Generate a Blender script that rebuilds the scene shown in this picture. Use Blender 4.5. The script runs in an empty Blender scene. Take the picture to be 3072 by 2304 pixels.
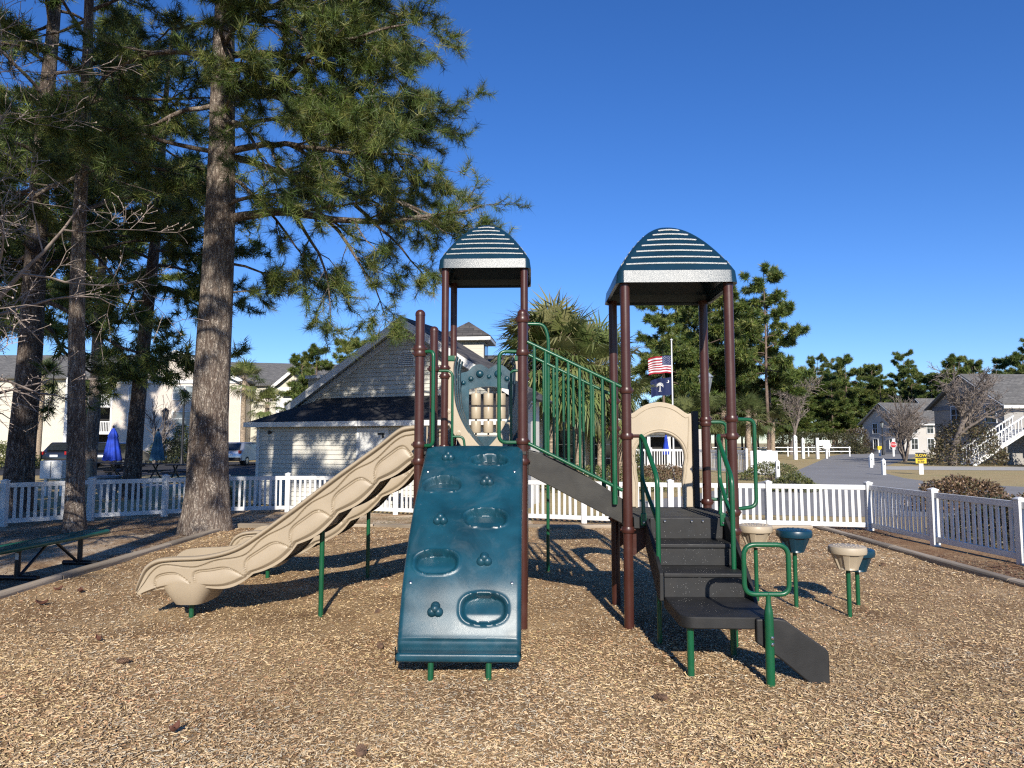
import bpy, bmesh, math, random
import numpy as np
from mathutils import Vector, Matrix
R = math.radians
sc = bpy.context.scene
COL = sc.collection
# ---------------------------------------------------------------- camera, sky, sun, exposure
cd = bpy.data.cameras.new('camera'); cam = bpy.data.objects.new('camera', cd); COL.objects.link(cam)
cd.sensor_width = 36.0; cd.lens = 2100/3072*36; cd.clip_start = 0.05; cd.clip_end = 3000
cam.location = (0, 0, 1.667); cam.rotation_euler = (R(90)+math.atan(173/2100), 0, 0)
sc.camera = cam
SUN_EL, SUN_AZ = R(28.0), R(175.0)          # azimuth clockwise from +Y: the sun stands behind the camera
w = bpy.data.worlds.new('World'); sc.world = w; w.use_nodes = True
nt = w.node_tree; bg = nt.nodes['Background']
sky = nt.nodes.new('ShaderNodeTexSky'); sky.sky_type = 'NISHITA'; sky.sun_disc = False
sky.sun_elevation = SUN_EL; sky.sun_rotation = SUN_AZ; sky.altitude = 0
sky.air_density = 1.0; sky.dust_density = 0.0; sky.ozone_density = 2.8
hsv = nt.nodes.new('ShaderNodeHueSaturation'); hsv.inputs['Saturation'].default_value = 1.22
tn = nt.nodes.new('ShaderNodeMix'); tn.data_type = 'RGBA'; tn.blend_type = 'MULTIPLY'; tn.inputs[0].default_value = 1.0; tn.inputs[7].default_value = (1.0, 1.22, 1.75, 1)   # clear deep-blue winter air
nt.links.new(sky.outputs[0], hsv.inputs['Color']); nt.links.new(hsv.outputs[0], tn.inputs[6]); nt.links.new(tn.outputs[2], bg.inputs[0])
bg.inputs[1].default_value = 0.070
sl = bpy.data.lights.new('sun', 'SUN'); sun = bpy.data.objects.new('sun', sl); COL.objects.link(sun)
sl.energy = 5.0; sl.angle = R(0.53); sl.color = (1.0, 0.93, 0.82)
sd = Vector((math.sin(SUN_AZ)*math.cos(SUN_EL), math.cos(SUN_AZ)*math.cos(SUN_EL), math.sin(SUN_EL)))
sun.rotation_euler = sd.to_track_quat('Z', 'Y').to_euler(); sun.location = sd*50
sc.view_settings.view_transform = 'Standard'; sc.view_settings.look = 'None'
sc.view_settings.exposure = 0.36; sc.view_settings.gamma = 1.0; sc.view_settings.use_curve_mapping = False
sc.render.engine = 'CYCLES'; sc.cycles.use_denoising = False
sc.cycles.max_bounces = 5; sc.cycles.diffuse_bounces = 1; sc.cycles.pixel_filter_type = 'BLACKMAN_HARRIS'; sc.cycles.filter_width = 1.25; sc.cycles.transparent_max_bounces = 8; sc.cycles.caustics_reflective = False; sc.cycles.caustics_refractive = False
# ---------------------------------------------------------------- materials
MATS = {}
def nd(nt, t, **kw):
    n = nt.nodes.new(t)
    for k, v in kw.items():
        if k.startswith('_'): setattr(n, k[1:], v)
        else: n.inputs[k].default_value = v
    return n
def mat(name, col, rough=0.6, var=0.12, scale=8.0, bump=0.0, bscale=60.0, metal=0.0, spec=0.5, stretch=None, col2=None, coat=0.0, detail=6.0, wear=0.0, dust=(.46, .40, .31)):
    """plain material: base colour varied by noise (var), fine bump"""
    if name in MATS: return MATS[name]
    m = bpy.data.materials.new(name); m.use_nodes = True; nt = m.node_tree; p = nt.nodes['Principled BSDF']
    tc = nd(nt, 'ShaderNodeTexCoord'); src = tc.outputs['Object']
    if stretch:
        mp = nd(nt, 'ShaderNodeMapping'); mp.inputs['Scale'].default_value = stretch; nt.links.new(src, mp.inputs[0]); src = mp.outputs[0]
    nz = nd(nt, 'ShaderNodeTexNoise', Scale=scale, Detail=detail); nt.links.new(src, nz.inputs['Vector'])
    c2 = col2 or tuple(max(0, c*(1-2*var)) for c in col)
    c1 = col if col2 else tuple(min(1, c*(1+var)) for c in col)
    rp = nd(nt, 'ShaderNodeValToRGB'); rp.color_ramp.elements[0].position = 0.32; rp.color_ramp.elements[1].position = 0.68
    rp.color_ramp.elements[0].color = (*c2, 1); rp.color_ramp.elements[1].color = (*c1, 1)
    nt.links.new(nz.outputs[0], rp.inputs[0]); nt.links.new(rp.outputs[0], p.inputs['Base Color'])
    p.inputs['Roughness'].default_value = rough; p.inputs['Metallic'].default_value = metal
    if wear:   # chalky scuffs, dust films and short scratches with shapes of their own
        w1 = nd(nt, 'ShaderNodeTexNoise', Scale=3.1, Detail=9.0, Roughness=.72, Distortion=.8); nt.links.new(tc.outputs['Object'], w1.inputs['Vector'])
        mp2 = nd(nt, 'ShaderNodeMapping'); mp2.inputs['Scale'].default_value = (34, 60, 7); mp2.inputs['Rotation'].default_value = (.3, .5, .7); nt.links.new(tc.outputs['Object'], mp2.inputs[0])
        w2 = nd(nt, 'ShaderNodeTexNoise', Scale=1.0, Detail=3.0, Roughness=.6); nt.links.new(mp2.outputs[0], w2.inputs['Vector'])
        ra = nd(nt, 'ShaderNodeMapRange'); ra.inputs[1].default_value = .50; ra.inputs[2].default_value = .74; ra.inputs[4].default_value = .34*wear; nt.links.new(w1.outputs[0], ra.inputs[0])
        rb = nd(nt, 'ShaderNodeMapRange'); rb.inputs[1].default_value = .69; rb.inputs[2].default_value = .75; rb.inputs[4].default_value = .45*wear; nt.links.new(w2.outputs[0], rb.inputs[0])
        mxw = nd(nt, 'ShaderNodeMath', _operation='MAXIMUM'); nt.links.new(ra.outputs[0], mxw.inputs[0]); nt.links.new(rb.outputs[0], mxw.inputs[1])
        cm = nd(nt, 'ShaderNodeMix', _data_type='RGBA'); nt.links.new(mxw.outputs[0], cm.inputs[0]); nt.links.new(rp.outputs[0], cm.inputs[6]); cm.inputs[7].default_value = (*dust, 1); nt.links.new(cm.outputs[2], p.inputs['Base Color'])
        rm = nd(nt, 'ShaderNodeMapRange'); rm.inputs[1].default_value = .3; rm.inputs[2].default_value = .75; rm.inputs[3].default_value = rough*.85; rm.inputs[4].default_value = min(1, rough*1.45); nt.links.new(w1.outputs[0], rm.inputs[0]); nt.links.new(rm.outputs[0], p.inputs['Roughness'])
    p.inputs['Specular IOR Level'].default_value = spec; p.inputs['Coat Weight'].default_value = coat
    if bump:
        n2 = nd(nt, 'ShaderNodeTexNoise', Scale=bscale, Detail=4.0); nt.links.new(src, n2.inputs['Vector'])
        b = nd(nt, 'ShaderNodeBump', Strength=bump, Distance=0.01); nt.links.new(n2.outputs[0], b.inputs['Height']); nt.links.new(b.outputs[0], p.inputs['Normal'])
    MATS[name] = m; return m
def attr_mat(name, rough=0.7, transl=0.0, attr='tint', bump=0.0):
    """colour read from a per-piece colour attribute (each chip / needle has its own colour)"""
    m = bpy.data.materials.new(name); m.use_nodes = True; nt = m.node_tree; p = nt.nodes['Principled BSDF']
    a = nd(nt, 'ShaderNodeAttribute', _attribute_name=attr)
    nt.links.new(a.outputs['Color'], p.inputs['Base Color']); p.inputs['Roughness'].default_value = rough
    if transl:
        t = nd(nt, 'ShaderNodeBsdfTranslucent'); nt.links.new(a.outputs['Color'], t.inputs['Color'])
        mx = nd(nt, 'ShaderNodeMixShader', Fac=transl); nt.links.new(p.outputs[0], mx.inputs[1]); nt.links.new(t.outputs[0], mx.inputs[2])
        nt.links.new(mx.outputs[0], nt.nodes['Material Output'].inputs['Surface'])
    MATS[name] = m; return m
def shingle_mat(name, c1, c2, sx=3.0, sy=7.0):
    m = bpy.data.materials.new(name); m.use_nodes = True; nt = m.node_tree; p = nt.nodes['Principled BSDF']
    tc = nd(nt, 'ShaderNodeTexCoord'); mp = nd(nt, 'ShaderNodeMapping'); nt.links.new(tc.outputs['UV'], mp.inputs[0])
    br = nd(nt, 'ShaderNodeTexBrick', Scale=1.0); br.inputs['Color1'].default_value = (*c1, 1); br.inputs['Color2'].default_value = (*c2, 1)
    br.inputs['Mortar'].default_value = (*[c*.35 for c in c2], 1); br.inputs['Mortar Size'].default_value = 0.012
    br.inputs['Brick Width'].default_value = 1/sx; br.inputs['Row Height'].default_value = 1/sy; br.inputs['Bias'].default_value = -0.1
    nt.links.new(mp.outputs[0], br.inputs['Vector'])
    nz = nd(nt, 'ShaderNodeTexNoise', Scale=5.0, Detail=5.0); nt.links.new(mp.outputs[0], nz.inputs['Vector'])
    mx = nd(nt, 'ShaderNodeMix', _data_type='RGBA', _blend_type='MULTIPLY'); mx.inputs[0].default_value = 0.6
    nt.links.new(br.outputs[0], mx.inputs[6]); nt.links.new(nz.outputs[0], mx.inputs[7])
    g = nd(nt, 'ShaderNodeBrightContrast', Bright=0.0); nt.links.new(mx.outputs[2], g.inputs[0])
    nt.links.new(g.outputs[0], p.inputs['Base Color']); p.inputs['Roughness'].default_value = 0.9
    b = nd(nt, 'ShaderNodeBump', Strength=0.5, Distance=0.02); nt.links.new(br.outputs['Fac'], b.inputs['Height']); b.invert = True
    nt.links.new(b.outputs[0], p.inputs['Normal']); MATS[name] = m; return m
def lap_mat(name, col, pitch=0.12):
    """far lap siding: horizontal lines too fine to pick apart"""
    m = bpy.data.materials.new(name); m.use_nodes = True; nt = m.node_tree; p = nt.nodes['Principled BSDF']
    tc = nd(nt, 'ShaderNodeTexCoord'); sp = nd(nt, 'ShaderNodeSeparateXYZ'); nt.links.new(tc.outputs['Object'], sp.inputs[0])
    d = nd(nt, 'ShaderNodeMath', _operation='DIVIDE'); d.inputs[1].default_value = pitch; nt.links.new(sp.outputs['Z'], d.inputs[0])
    fr = nd(nt, 'ShaderNodeMath', _operation='FRACT'); nt.links.new(d.outputs[0], fr.inputs[0])
    rp = nd(nt, 'ShaderNodeValToRGB'); e = rp.color_ramp.elements
    e[0].position = 0.0; e[0].color = (*[c*.55 for c in col], 1); e[1].position = 0.14; e[1].color = (*col, 1)
    nt.links.new(fr.outputs[0], rp.inputs[0])
    nz = nd(nt, 'ShaderNodeTexNoise', Scale=0.7, Detail=4.0); nt.links.new(tc.outputs['Object'], nz.inputs['Vector'])
    mx = nd(nt, 'ShaderNodeMix', _data_type='RGBA', _blend_type='MULTIPLY'); mx.inputs[0].default_value = 0.18
    nt.links.new(rp.outputs[0], mx.inputs[6]); nt.links.new(nz.outputs[0], mx.inputs[7]); nt.links.new(mx.outputs[2], p.inputs['Base Color'])
    b = nd(nt, 'ShaderNodeBump', Strength=0.6, Distance=0.02); nt.links.new(fr.outputs[0], b.inputs['Height']); nt.links.new(b.outputs[0], p.inputs['Normal'])
    p.inputs['Roughness'].default_value = 0.65; MATS[name] = m; return m
def bark_mat(name, c1, c2, sc_=1.0):
    """pine bark: vertical fissures and scaly plates from stretched noise, colour follows the plate"""
    m = bpy.data.materials.new(name); m.use_nodes = True; nt = m.node_tree; p = nt.nodes['Principled BSDF']
    tc = nd(nt, 'ShaderNodeTexCoord')
    def noise(scale, st, det=5.0, rough=.6, dist=0.0):
        mp = nd(nt, 'ShaderNodeMapping'); mp.inputs['Scale'].default_value = st; nt.links.new(tc.outputs['Object'], mp.inputs[0])
        n = nd(nt, 'ShaderNodeTexNoise', Scale=scale*sc_, Detail=det, Roughness=rough, Distortion=dist); nt.links.new(mp.outputs[0], n.inputs['Vector']); return n.outputs[0], mp.outputs[0]
    def math_(op, a, b_):
        n = nd(nt, 'ShaderNodeMath', _operation=op)
        for k, q in ((0, a), (1, b_)):
            if isinstance(q, (int, float)): n.inputs[k].default_value = q
            else: nt.links.new(q, n.inputs[k])
        return n.outputs[0]
    a, _ = noise(13, (1, 1, .22), 5, .6, .6); b_, _ = noise(22, (1, 1, .75), 5, .65, .4); c, _ = noise(1.2, (1, 1, .6), 3)
    ra = math_('ABSOLUTE', math_('SUBTRACT', a, .5), 0.0); rb = math_('ABSOLUTE', math_('SUBTRACT', b_, .5), 0.0)
    h = math_('MINIMUM', math_('MULTIPLY', ra, 9.0), math_('ADD', math_('MULTIPLY', rb, 9.0), .25)); h = math_('MINIMUM', h, 1.0)
    f, _ = noise(60, (1, 1, .6), 6, .75)
    hv = math_('ADD', math_('MULTIPLY', h, .62), math_('MULTIPLY', f, .38))
    tone = math_('ADD', hv, math_('MULTIPLY', math_('SUBTRACT', c, .5), .55))
    r2 = nd(nt, 'ShaderNodeValToRGB'); e = r2.color_ramp.elements; e[0].position = .14; e[0].color = (*[q*.55 for q in c2], 1); e[1].position = .76; e[1].color = (*c1, 1)
    k = e.new(.32); k.color = (*c2, 1); k = e.new(.52); k.color = (*[.5*(x+y) for x, y in zip(c1, c2)], 1)
    nt.links.new(tone, r2.inputs[0]); nt.links.new(r2.outputs[0], p.inputs['Base Color'])
    b = nd(nt, 'ShaderNodeBump', Strength=1.0, Distance=0.035); nt.links.new(hv, b.inputs['Height']); nt.links.new(b.outputs[0], p.inputs['Normal'])
    p.inputs['Roughness'].default_value = 0.95; p.inputs['Specular IOR Level'].default_value = 0.15; MATS[name] = m; return m
def ground_mat(name, cols, scale=0.8, fine=60.0, bump=0.6, stretch=None):
    """several earth colours mixed by coarse and fine noise"""
    m = bpy.data.materials.new(name); m.use_nodes = True; nt = m.node_tree; p = nt.nodes['Principled BSDF']
    tc = nd(nt, 'ShaderNodeTexCoord'); src = tc.outputs['Object']
    if stretch:
        mp = nd(nt, 'ShaderNodeMapping'); mp.inputs['Scale'].default_value = stretch; nt.links.new(src, mp.inputs[0]); src = mp.outputs[0]
    a = nd(nt, 'ShaderNodeTexNoise', Scale=scale, Detail=8.0, Roughness=0.65); nt.links.new(tc.outputs['Object'], a.inputs['Vector'])
    f = nd(nt, 'ShaderNodeTexNoise', Scale=fine, Detail=6.0, Roughness=0.75); nt.links.new(src, f.inputs['Vector'])
    ad = nd(nt, 'ShaderNodeMath', _operation='MULTIPLY_ADD'); ad.inputs[1].default_value = 0.55; nt.links.new(f.outputs[0], ad.inputs[0])
    hf = nd(nt, 'ShaderNodeMath', _operation='MULTIPLY'); hf.inputs[1].default_value = 0.5; nt.links.new(a.outputs[0], hf.inputs[0]); nt.links.new(hf.outputs[0], ad.inputs[2])
    rp = nd(nt, 'ShaderNodeValToRGB'); el = rp.color_ramp.elements
    while len(el) < len(cols): el.new(0.5)
    for i, c in enumerate(cols): el[i].position = 0.36+0.32*i/(len(cols)-1); el[i].color = (*c, 1)
    nt.links.new(ad.outputs[0], rp.inputs[0]); nt.links.new(rp.outputs[0], p.inputs['Base Color']); p.inputs['Roughness'].default_value = 0.95
    p.inputs['Specular IOR Level'].default_value = 0.2
    b = nd(nt, 'ShaderNodeBump', Strength=bump, Distance=0.02); nt.links.new(f.outputs[0], b.inputs['Height']); nt.links.new(b.outputs[0], p.inputs['Normal'])
    MATS[name] = m; return m
mat('post_brown', (.056, .018, .013), wear=.16, dust=(.28, .18, .13), rough=.32, var=.06, scale=3, bump=.04, bscale=90)
mat('rail_green', (.006, .088, .036), wear=.16, dust=(.20, .26, .18), rough=.30, var=.08, scale=4, bump=.03, bscale=80)
mat('slide_tan', (.365, .295, .205), wear=.35, dust=(.20, .14, .09), rough=.42, var=.05, scale=2.5, bump=.05, bscale=220)
mat('panel_tan', (.44, .365, .26), wear=.3, dust=(.22, .16, .10), rough=.42, var=.05, scale=2.5, bump=.05, bscale=220)
mat('climb_blue', (.007, .056, .084), rough=.31, var=.2, scale=4, bump=.10, bscale=330, spec=.6, wear=.42, dust=(.20, .24, .25))
mat('canopy_blue', (.006, .030, .052), rough=.30, var=.08, scale=5, bump=.14, bscale=420, spec=.6)
mat('pod_blue', (.005, .038, .064), rough=.34, var=.1, scale=5, bump=.08, bscale=300)
mat('step_black', (.011, .011, .011), wear=.22, dust=(.20, .17, .13), rough=.55, var=.22, scale=9, bump=.10, bscale=160)
mat('plank_dark', (.024, .022, .017), wear=.25, dust=(.16, .14, .11), rough=.5, var=.3, scale=7, bump=.10, bscale=120)
mat('bolt_steel', (.55, .55, .55), rough=.3, metal=1.0, var=.05)
mat('vinyl_white', (.72, .72, .705), rough=.45, var=.06, scale=2.2, spec=.4, wear=.55, dust=(.36, .33, .26))
mat('trim_white', (.78, .78, .76), rough=.5, var=.05, scale=3)
mat('siding_cream', (.66, .635, .56), rough=.6, var=.06, scale=2, wear=.3, dust=(.38, .36, .30))
mat('black_metal', (.012, .012, .013), rough=.4, var=.1)
mat('bench_green', (.012, .10, .068), rough=.35, var=.1, scale=6)
mat('timber', (.33, .27, .20), rough=.9, var=.28, scale=5, bump=.6, bscale=40, stretch=(1, .08, 1))
mat('glass_dark', (.02, .025, .03), rough=.06, var=.2, spec=.8)
mat('glass_pale', (.24, .27, .28), rough=.12, var=.3, scale=1.5, spec=.7)
mat('dark_void', (.02, .019, .018), rough=.8)  # near-black: painted shade in balconies and porches, also planter soil
mat('concrete', (.42, .40, .36), rough=.9, var=.15, bump=.2)
# ---------------------------------------------------------------- mesh helpers
def tag(o, label=None, cat=None, group=None, kind=None):
    for k, v in (('label', label), ('category', cat), ('group', group), ('kind', kind)):
        if v: o[k] = v
    return o
def empty(name, loc=(0, 0, 0), rz=0.0):
    o = bpy.data.objects.new(name, None); COL.objects.link(o); o.location = loc; o.rotation_euler = (0, 0, rz); o.empty_display_size = .1
    return o
def mobj(name, me, m, parent=None):
    o = bpy.data.objects.new(name, me); COL.objects.link(o)
    if m: me.materials.append(MATS[m] if isinstance(m, str) else m)
    if parent: o.parent = parent
    return o
def np_mesh(name, V, F, m=None, parent=None, tint=None, smooth=False):
    """fast mesh of equal-sized faces; tint: one rgb per face"""
    V = np.asarray(V, np.float32); F = np.asarray(F, np.int32); k = F.shape[1]
    me = bpy.data.meshes.new(name); me.vertices.add(len(V)); me.vertices.foreach_set('co', V.ravel())
    me.loops.add(F.size); me.loops.foreach_set('vertex_index', F.ravel())
    me.polygons.add(len(F)); me.polygons.foreach_set('loop_start', np.arange(0, F.size, k, dtype=np.int32))
    if smooth: me.polygons.foreach_set('use_smooth', np.ones(len(F), bool))
    me.update(calc_edges=True)
    if tint is not None:
        a = me.attributes.new('tint', 'FLOAT_COLOR', 'FACE')
        c = np.ones((len(F), 4), np.float32); c[:, :3] = tint; a.data.foreach_set('color', c.ravel())
    return mobj(name, me, m, parent)
def frames(P):
    P = [Vector(p) for p in P]; n = len(P); T = []
    for i in range(n):
        a = P[max(i-1, 0)]; b = P[min(i+1, n-1)]; T.append((b-a).normalized())
    up = Vector((0, 0, 1)) if abs(T[0].z) < .9 else Vector((1, 0, 0))
    N = (up-T[0]*up.dot(T[0])).normalized(); out = []
    for t in T:
        N = (N-t*N.dot(t))
        N = N.normalized() if N.length > 1e-6 else t.orthogonal().normalized()
        out.append((N.copy(), t.cross(N)))
    return P, T, out
def fillet(P, r=.05, n=5):
    """round the corners of a polyline"""
    P = [Vector(p) for p in P]; out = [P[0]]
    for i in range(1, len(P)-1):
        a, b, c = P[i-1], P[i], P[i+1]; l = min(r, (a-b).length*.45, (c-b).length*.45)
        s = b+(a-b).normalized()*l; e = b+(c-b).normalized()*l
        for k in range(n+1):
            t = k/n; out.append(s*(1-t)**2+b*2*t*(1-t)+e*t*t)
    out.append(P[-1]); return out
class MB:
    def __init__(s): s.v = []; s.f = []; s.uv = None
    def add(s, V, F):
        o = len(s.v); s.v += [tuple(p) for p in V]; s.f += [tuple(i+o for i in q) for q in F]; return s
    def hexa(s, p):   # 0-3 bottom loop, 4-7 top loop
        return s.add(p, [(3, 2, 1, 0), (4, 5, 6, 7), (0, 1, 5, 4), (1, 2, 6, 5), (2, 3, 7, 6), (3, 0, 4, 7)])
    def box(s, x0, x1, y0, y1, z0, z1):
        return s.hexa([(x0, y0, z0), (x1, y0, z0), (x1, y1, z0), (x0, y1, z0), (x0, y0, z1), (x1, y0, z1), (x1, y1, z1), (x0, y1, z1)])
    def obox(s, c, ux, uy, uz):   # centre + half axis vectors
        c, ux, uy, uz = map(Vector, (c, ux, uy, uz))
        return s.hexa([c-ux-uy-uz, c+ux-uy-uz, c+ux+uy-uz, c-ux+uy-uz, c-ux-uy+uz, c+ux-uy+uz, c+ux+uy+uz, c-ux+uy+uz])
    def tube(s, P, r, n=12, caps=True):
        P, T, fr = frames(P); rs = r if isinstance(r, (list, tuple)) else [r]*len(P); V = []; F = []
        for p, (N, B), q in zip(P, fr, rs):
            for k in range(n):
                a = 2*math.pi*k/n; V.append(p+N*(q*math.cos(a))+B*(q*math.sin(a)))
        for i in range(len(P)-1):
            for k in range(n):
                a = i*n+k; b = i*n+(k+1) % n; F.append((a, b, b+n, a+n))
        if caps: F.append(tuple(range(n))[::-1]); F.append(tuple(range((len(P)-1)*n, len(P)*n)))
        return s.add(V, F)
    def lathe(s, prof, n=24, c=(0, 0, 0), caps=True, axis=None):
        V = []; F = []; c = Vector(c); q = Vector(axis).to_track_quat('Z', 'Y') if axis else None
        for (r, z) in prof:
            for k in range(n):
                a = 2*math.pi*k/n; p = Vector((r*math.cos(a), r*math.sin(a), z)); V.append(c+(q @ p if q else p))
        for i in range(len(prof)-1):
            for k in range(n):
                a = i*n+k; b = i*n+(k+1) % n; F.append((a, b, b+n, a+n))
        if caps: F.append(tuple(range(n))[::-1]); F.append(tuple(range((len(prof)-1)*n, len(prof)*n)))
        return s.add(V, F)
    def prism(s, poly, fn, d0, d1):   # poly 2d (a,b), fn(a,b,d)->xyz
        n = len(poly); V = [fn(a, b, d0) for a, b in poly]+[fn(a, b, d1) for a, b in poly]
        F = [tuple(range(n))[::-1], tuple(range(n, 2*n))]+[(i, (i+1) % n, (i+1) % n+n, i+n) for i in range(n)]
        return s.add(V, F)
    def ring_prism(s, outer, inner, fn, d0, d1):   # plate with a hole, equal point counts
        n = len(outer); V = [fn(a, b, d0) for a, b in outer]+[fn(a, b, d0) for a, b in inner]+[fn(a, b, d1) for a, b in outer]+[fn(a, b, d1) for a, b in inner]; F = []
        for i in range(n):
            j = (i+1) % n
            F += [(i, j, n+j, n+i), (2*n+j, 2*n+i, 3*n+i, 3*n+j), (j, i, 2*n+i, 2*n+j), (n+i, n+j, 3*n+j, 3*n+i)]
        return s.add(V, F)
    def grid(s, fn, nu, nv):
        V = [fn(i/nu, j/nv) for j in range(nv+1) for i in range(nu+1)]
        F = [(j*(nu+1)+i, j*(nu+1)+i+1, (j+1)*(nu+1)+i+1, (j+1)*(nu+1)+i) for j in range(nv) for i in range(nu)]
        return s.add(V, F)
    def mesh(s, name, smooth=True, angle=35, fix=True):
        me = bpy.data.meshes.new(name); me.from_pydata(s.v, [], s.f)
        if fix:
            bm = bmesh.new(); bm.from_mesh(me); bmesh.ops.recalc_face_normals(bm, faces=bm.faces); bm.to_mesh(me); bm.free()
        if smooth: me.shade_smooth(); me.set_sharp_from_angle(angle=R(angle))
        me.update(); return me
    def build(s, name, m, parent=None, smooth=True, angle=35, bevel=0.0, seg=2, fix=True):
        o = mobj(name, s.mesh(name, smooth, angle, fix), m, parent)
        if bevel:
            b = o.modifiers.new('bevel', 'BEVEL'); b.width = bevel; b.segments = seg; b.limit_method = 'ANGLE'; b.angle_limit = R(30); b.harden_normals = False
        return o
def copy_tree(o, parent=None):
    c = o.copy(); COL.objects.link(c); c.parent = parent
    for ch in [x for x in o.children]: copy_tree(ch, c)
    return c
def inst(o, parent=None, loc=None, rz=None, scale=None, name=None):
    c = o.copy(); COL.objects.link(c)
    if parent: c.parent = parent
    if loc is not None: c.location = loc
    if rz is not None: c.rotation_euler = (0, 0, rz)
    if scale is not None: c.scale = scale
    return c
def sheet(name, pts, z, m, parent=None, kind='structure'):
    me = bpy.data.meshes.new(name); me.from_pydata([(x, y, z) for x, y in pts], [], [tuple(range(len(pts)))])
    bm = bmesh.new(); bm.from_mesh(me); bmesh.ops.triangulate(bm, faces=bm.faces); bmesh.ops.recalc_face_normals(bm, faces=bm.faces)
    if sum(f.normal.z for f in bm.faces) < 0: bmesh.ops.reverse_faces(bm, faces=bm.faces)
    bm.to_mesh(me); bm.free(); o = mobj(name, me, m, parent)
    if kind: o['kind'] = kind
    return o
def bezier(P, n=24):
    """Catmull-Rom through points (tuples of any length)"""
    P = [np.array(p, float) for p in P]; P = [2*P[0]-P[1]]+P+[2*P[-1]-P[-2]]; out = []
    for i in range(1, len(P)-2):
        for k in range(n):
            t = k/n; a, b, c, d = P[i-1:i+3]
            out.append(.5*((2*b)+(c-a)*t+(2*a-5*b+4*c-d)*t*t+(3*b-a-3*c+d)*t**3))
    out.append(P[-2]); return out
# ---------------------------------------------------------------- ground
ground_mat('dry_grass', [(.20, .13, .06), (.36, .26, .12), (.46, .35, .18), (.30, .26, .11), (.50, .40, .23)], scale=.35, fine=38, bump=.8)
ground_mat('mulch_base', [(.12, .066, .033), (.28, .17, .085), (.50, .335, .175), (.72, .52, .30)], scale=1.2, fine=70, bump=1.0, stretch=(1, 1.7, 1))
ground_mat('sandy_soil', [(.11, .06, .032), (.24, .145, .075), (.42, .29, .175), (.66, .56, .42), (.30, .19, .11)], scale=1.1, fine=30, bump=.8)
ground_mat('bark_strip', [(.10, .05, .03), (.24, .13, .07), (.38, .25, .14), (.46, .34, .20)], scale=1.3, fine=45, bump=1.0)
ground_mat('asphalt', [(.19, .184, .175), (.25, .242, .23), (.30, .29, .272)], scale=.25, fine=25, bump=.3)
ground_mat('asphalt_dark', [(.035, .035, .037), (.05, .05, .052), (.065, .064, .064)], scale=.4, fine=40, bump=.3)
ground_mat('path_concrete', [(.36, .34, .30), (.45, .43, .38), (.50, .48, .43)], scale=.8, fine=30, bump=.2)
G0 = -.055
rs = np.random.RandomState(7)
o = MB(); o.grid(lambda u, v: (-450+900*u, -60+760*v, G0), 30, 30); tag(o.build('ground', 'dry_grass', smooth=False), kind='structure')
HOL = ((-4.75, 6.85, .55, .022), (-1.35, 4.55, .5, .020), (1.5, 4.6, .5, .018), (-3.6, 4.6, .5, .012), (3.2, 5.3, .6, .012), (.4, 4.2, .4, .010))   # hollows worn by feet
def und(x, y): return .010*math.sin(x*1.7+1)*math.cos(y*1.3)+.007*math.sin(x*3.9+y*2.7)+.006*math.sin(x*7.3+2)*math.sin(y*6.1)-sum(d*math.exp(-((x-a)**2+(y-b)**2)/(r*r)) for a, b, r, d in HOL)
o = MB(); o.grid(lambda u, v: (-5.45+11.35*u, -2+15.85*v, und(-5.45+11.35*u, -2+15.85*v)), 110, 150); tag(o.build('mulch_bed', 'mulch_base'), kind='structure')
sheet('soil', [(-30, -2), (-5.6, -2), (-5.6, 14.1), (0.5, 14.1), (0.4, 15.6), (-2.5, 17), (-6, 18), (-9, 17), (-30, 20)], G0+.004, 'sandy_soil')
sheet('planting_strip', [(.4, 14.05), (6.0, 13.4), (6.1, 6), (6.2, -2), (8.2, -2), (7.4, 15.2), (.5, 16.3)], G0+.004, 'bark_strip')
sheet('road', [(3.0, 19.5), (5.5, 22.5), (9.0, 27.5), (13.4, 35), (20, 48), (29, 66), (38, 84), (47, 99), (60, 108), (75, 112), (75, 106), (62, 100), (52, 90), (42, 74), (33, 60), (26.5, 50), (22.8, 43.5), (20.2, 38), (18.6, 33.5), (18.0, 30.5), (18.6, 28), (21, 25.5), (26, 23.5), (45, 21), (45, 16.3), (7.6, 16.3), (3.5, 17.2)], G0+.005, 'asphalt')
sheet('drive', [(22.6, 43.2), (26.3, 49.5), (40, 47.5), (70, 44), (70, 38), (40, 40.8)], G0+.009, 'path_concrete')
sheet('parking_lot', [(-60, 36), (-9, 36), (-10, 60), (-60, 62)], G0+.006, 'asphalt_dark')
sheet('path', [(-60, 29.5), (-12, 27), (-12, 28.6), (-60, 31.5)], G0+.007, 'path_concrete')
sheet('club_path', [(-6.5, 15.5), (-1.0, 15.0), (8, 24), (5, 26), (-3, 17.2)], G0+.0065, 'path_concrete') if False else None
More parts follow.
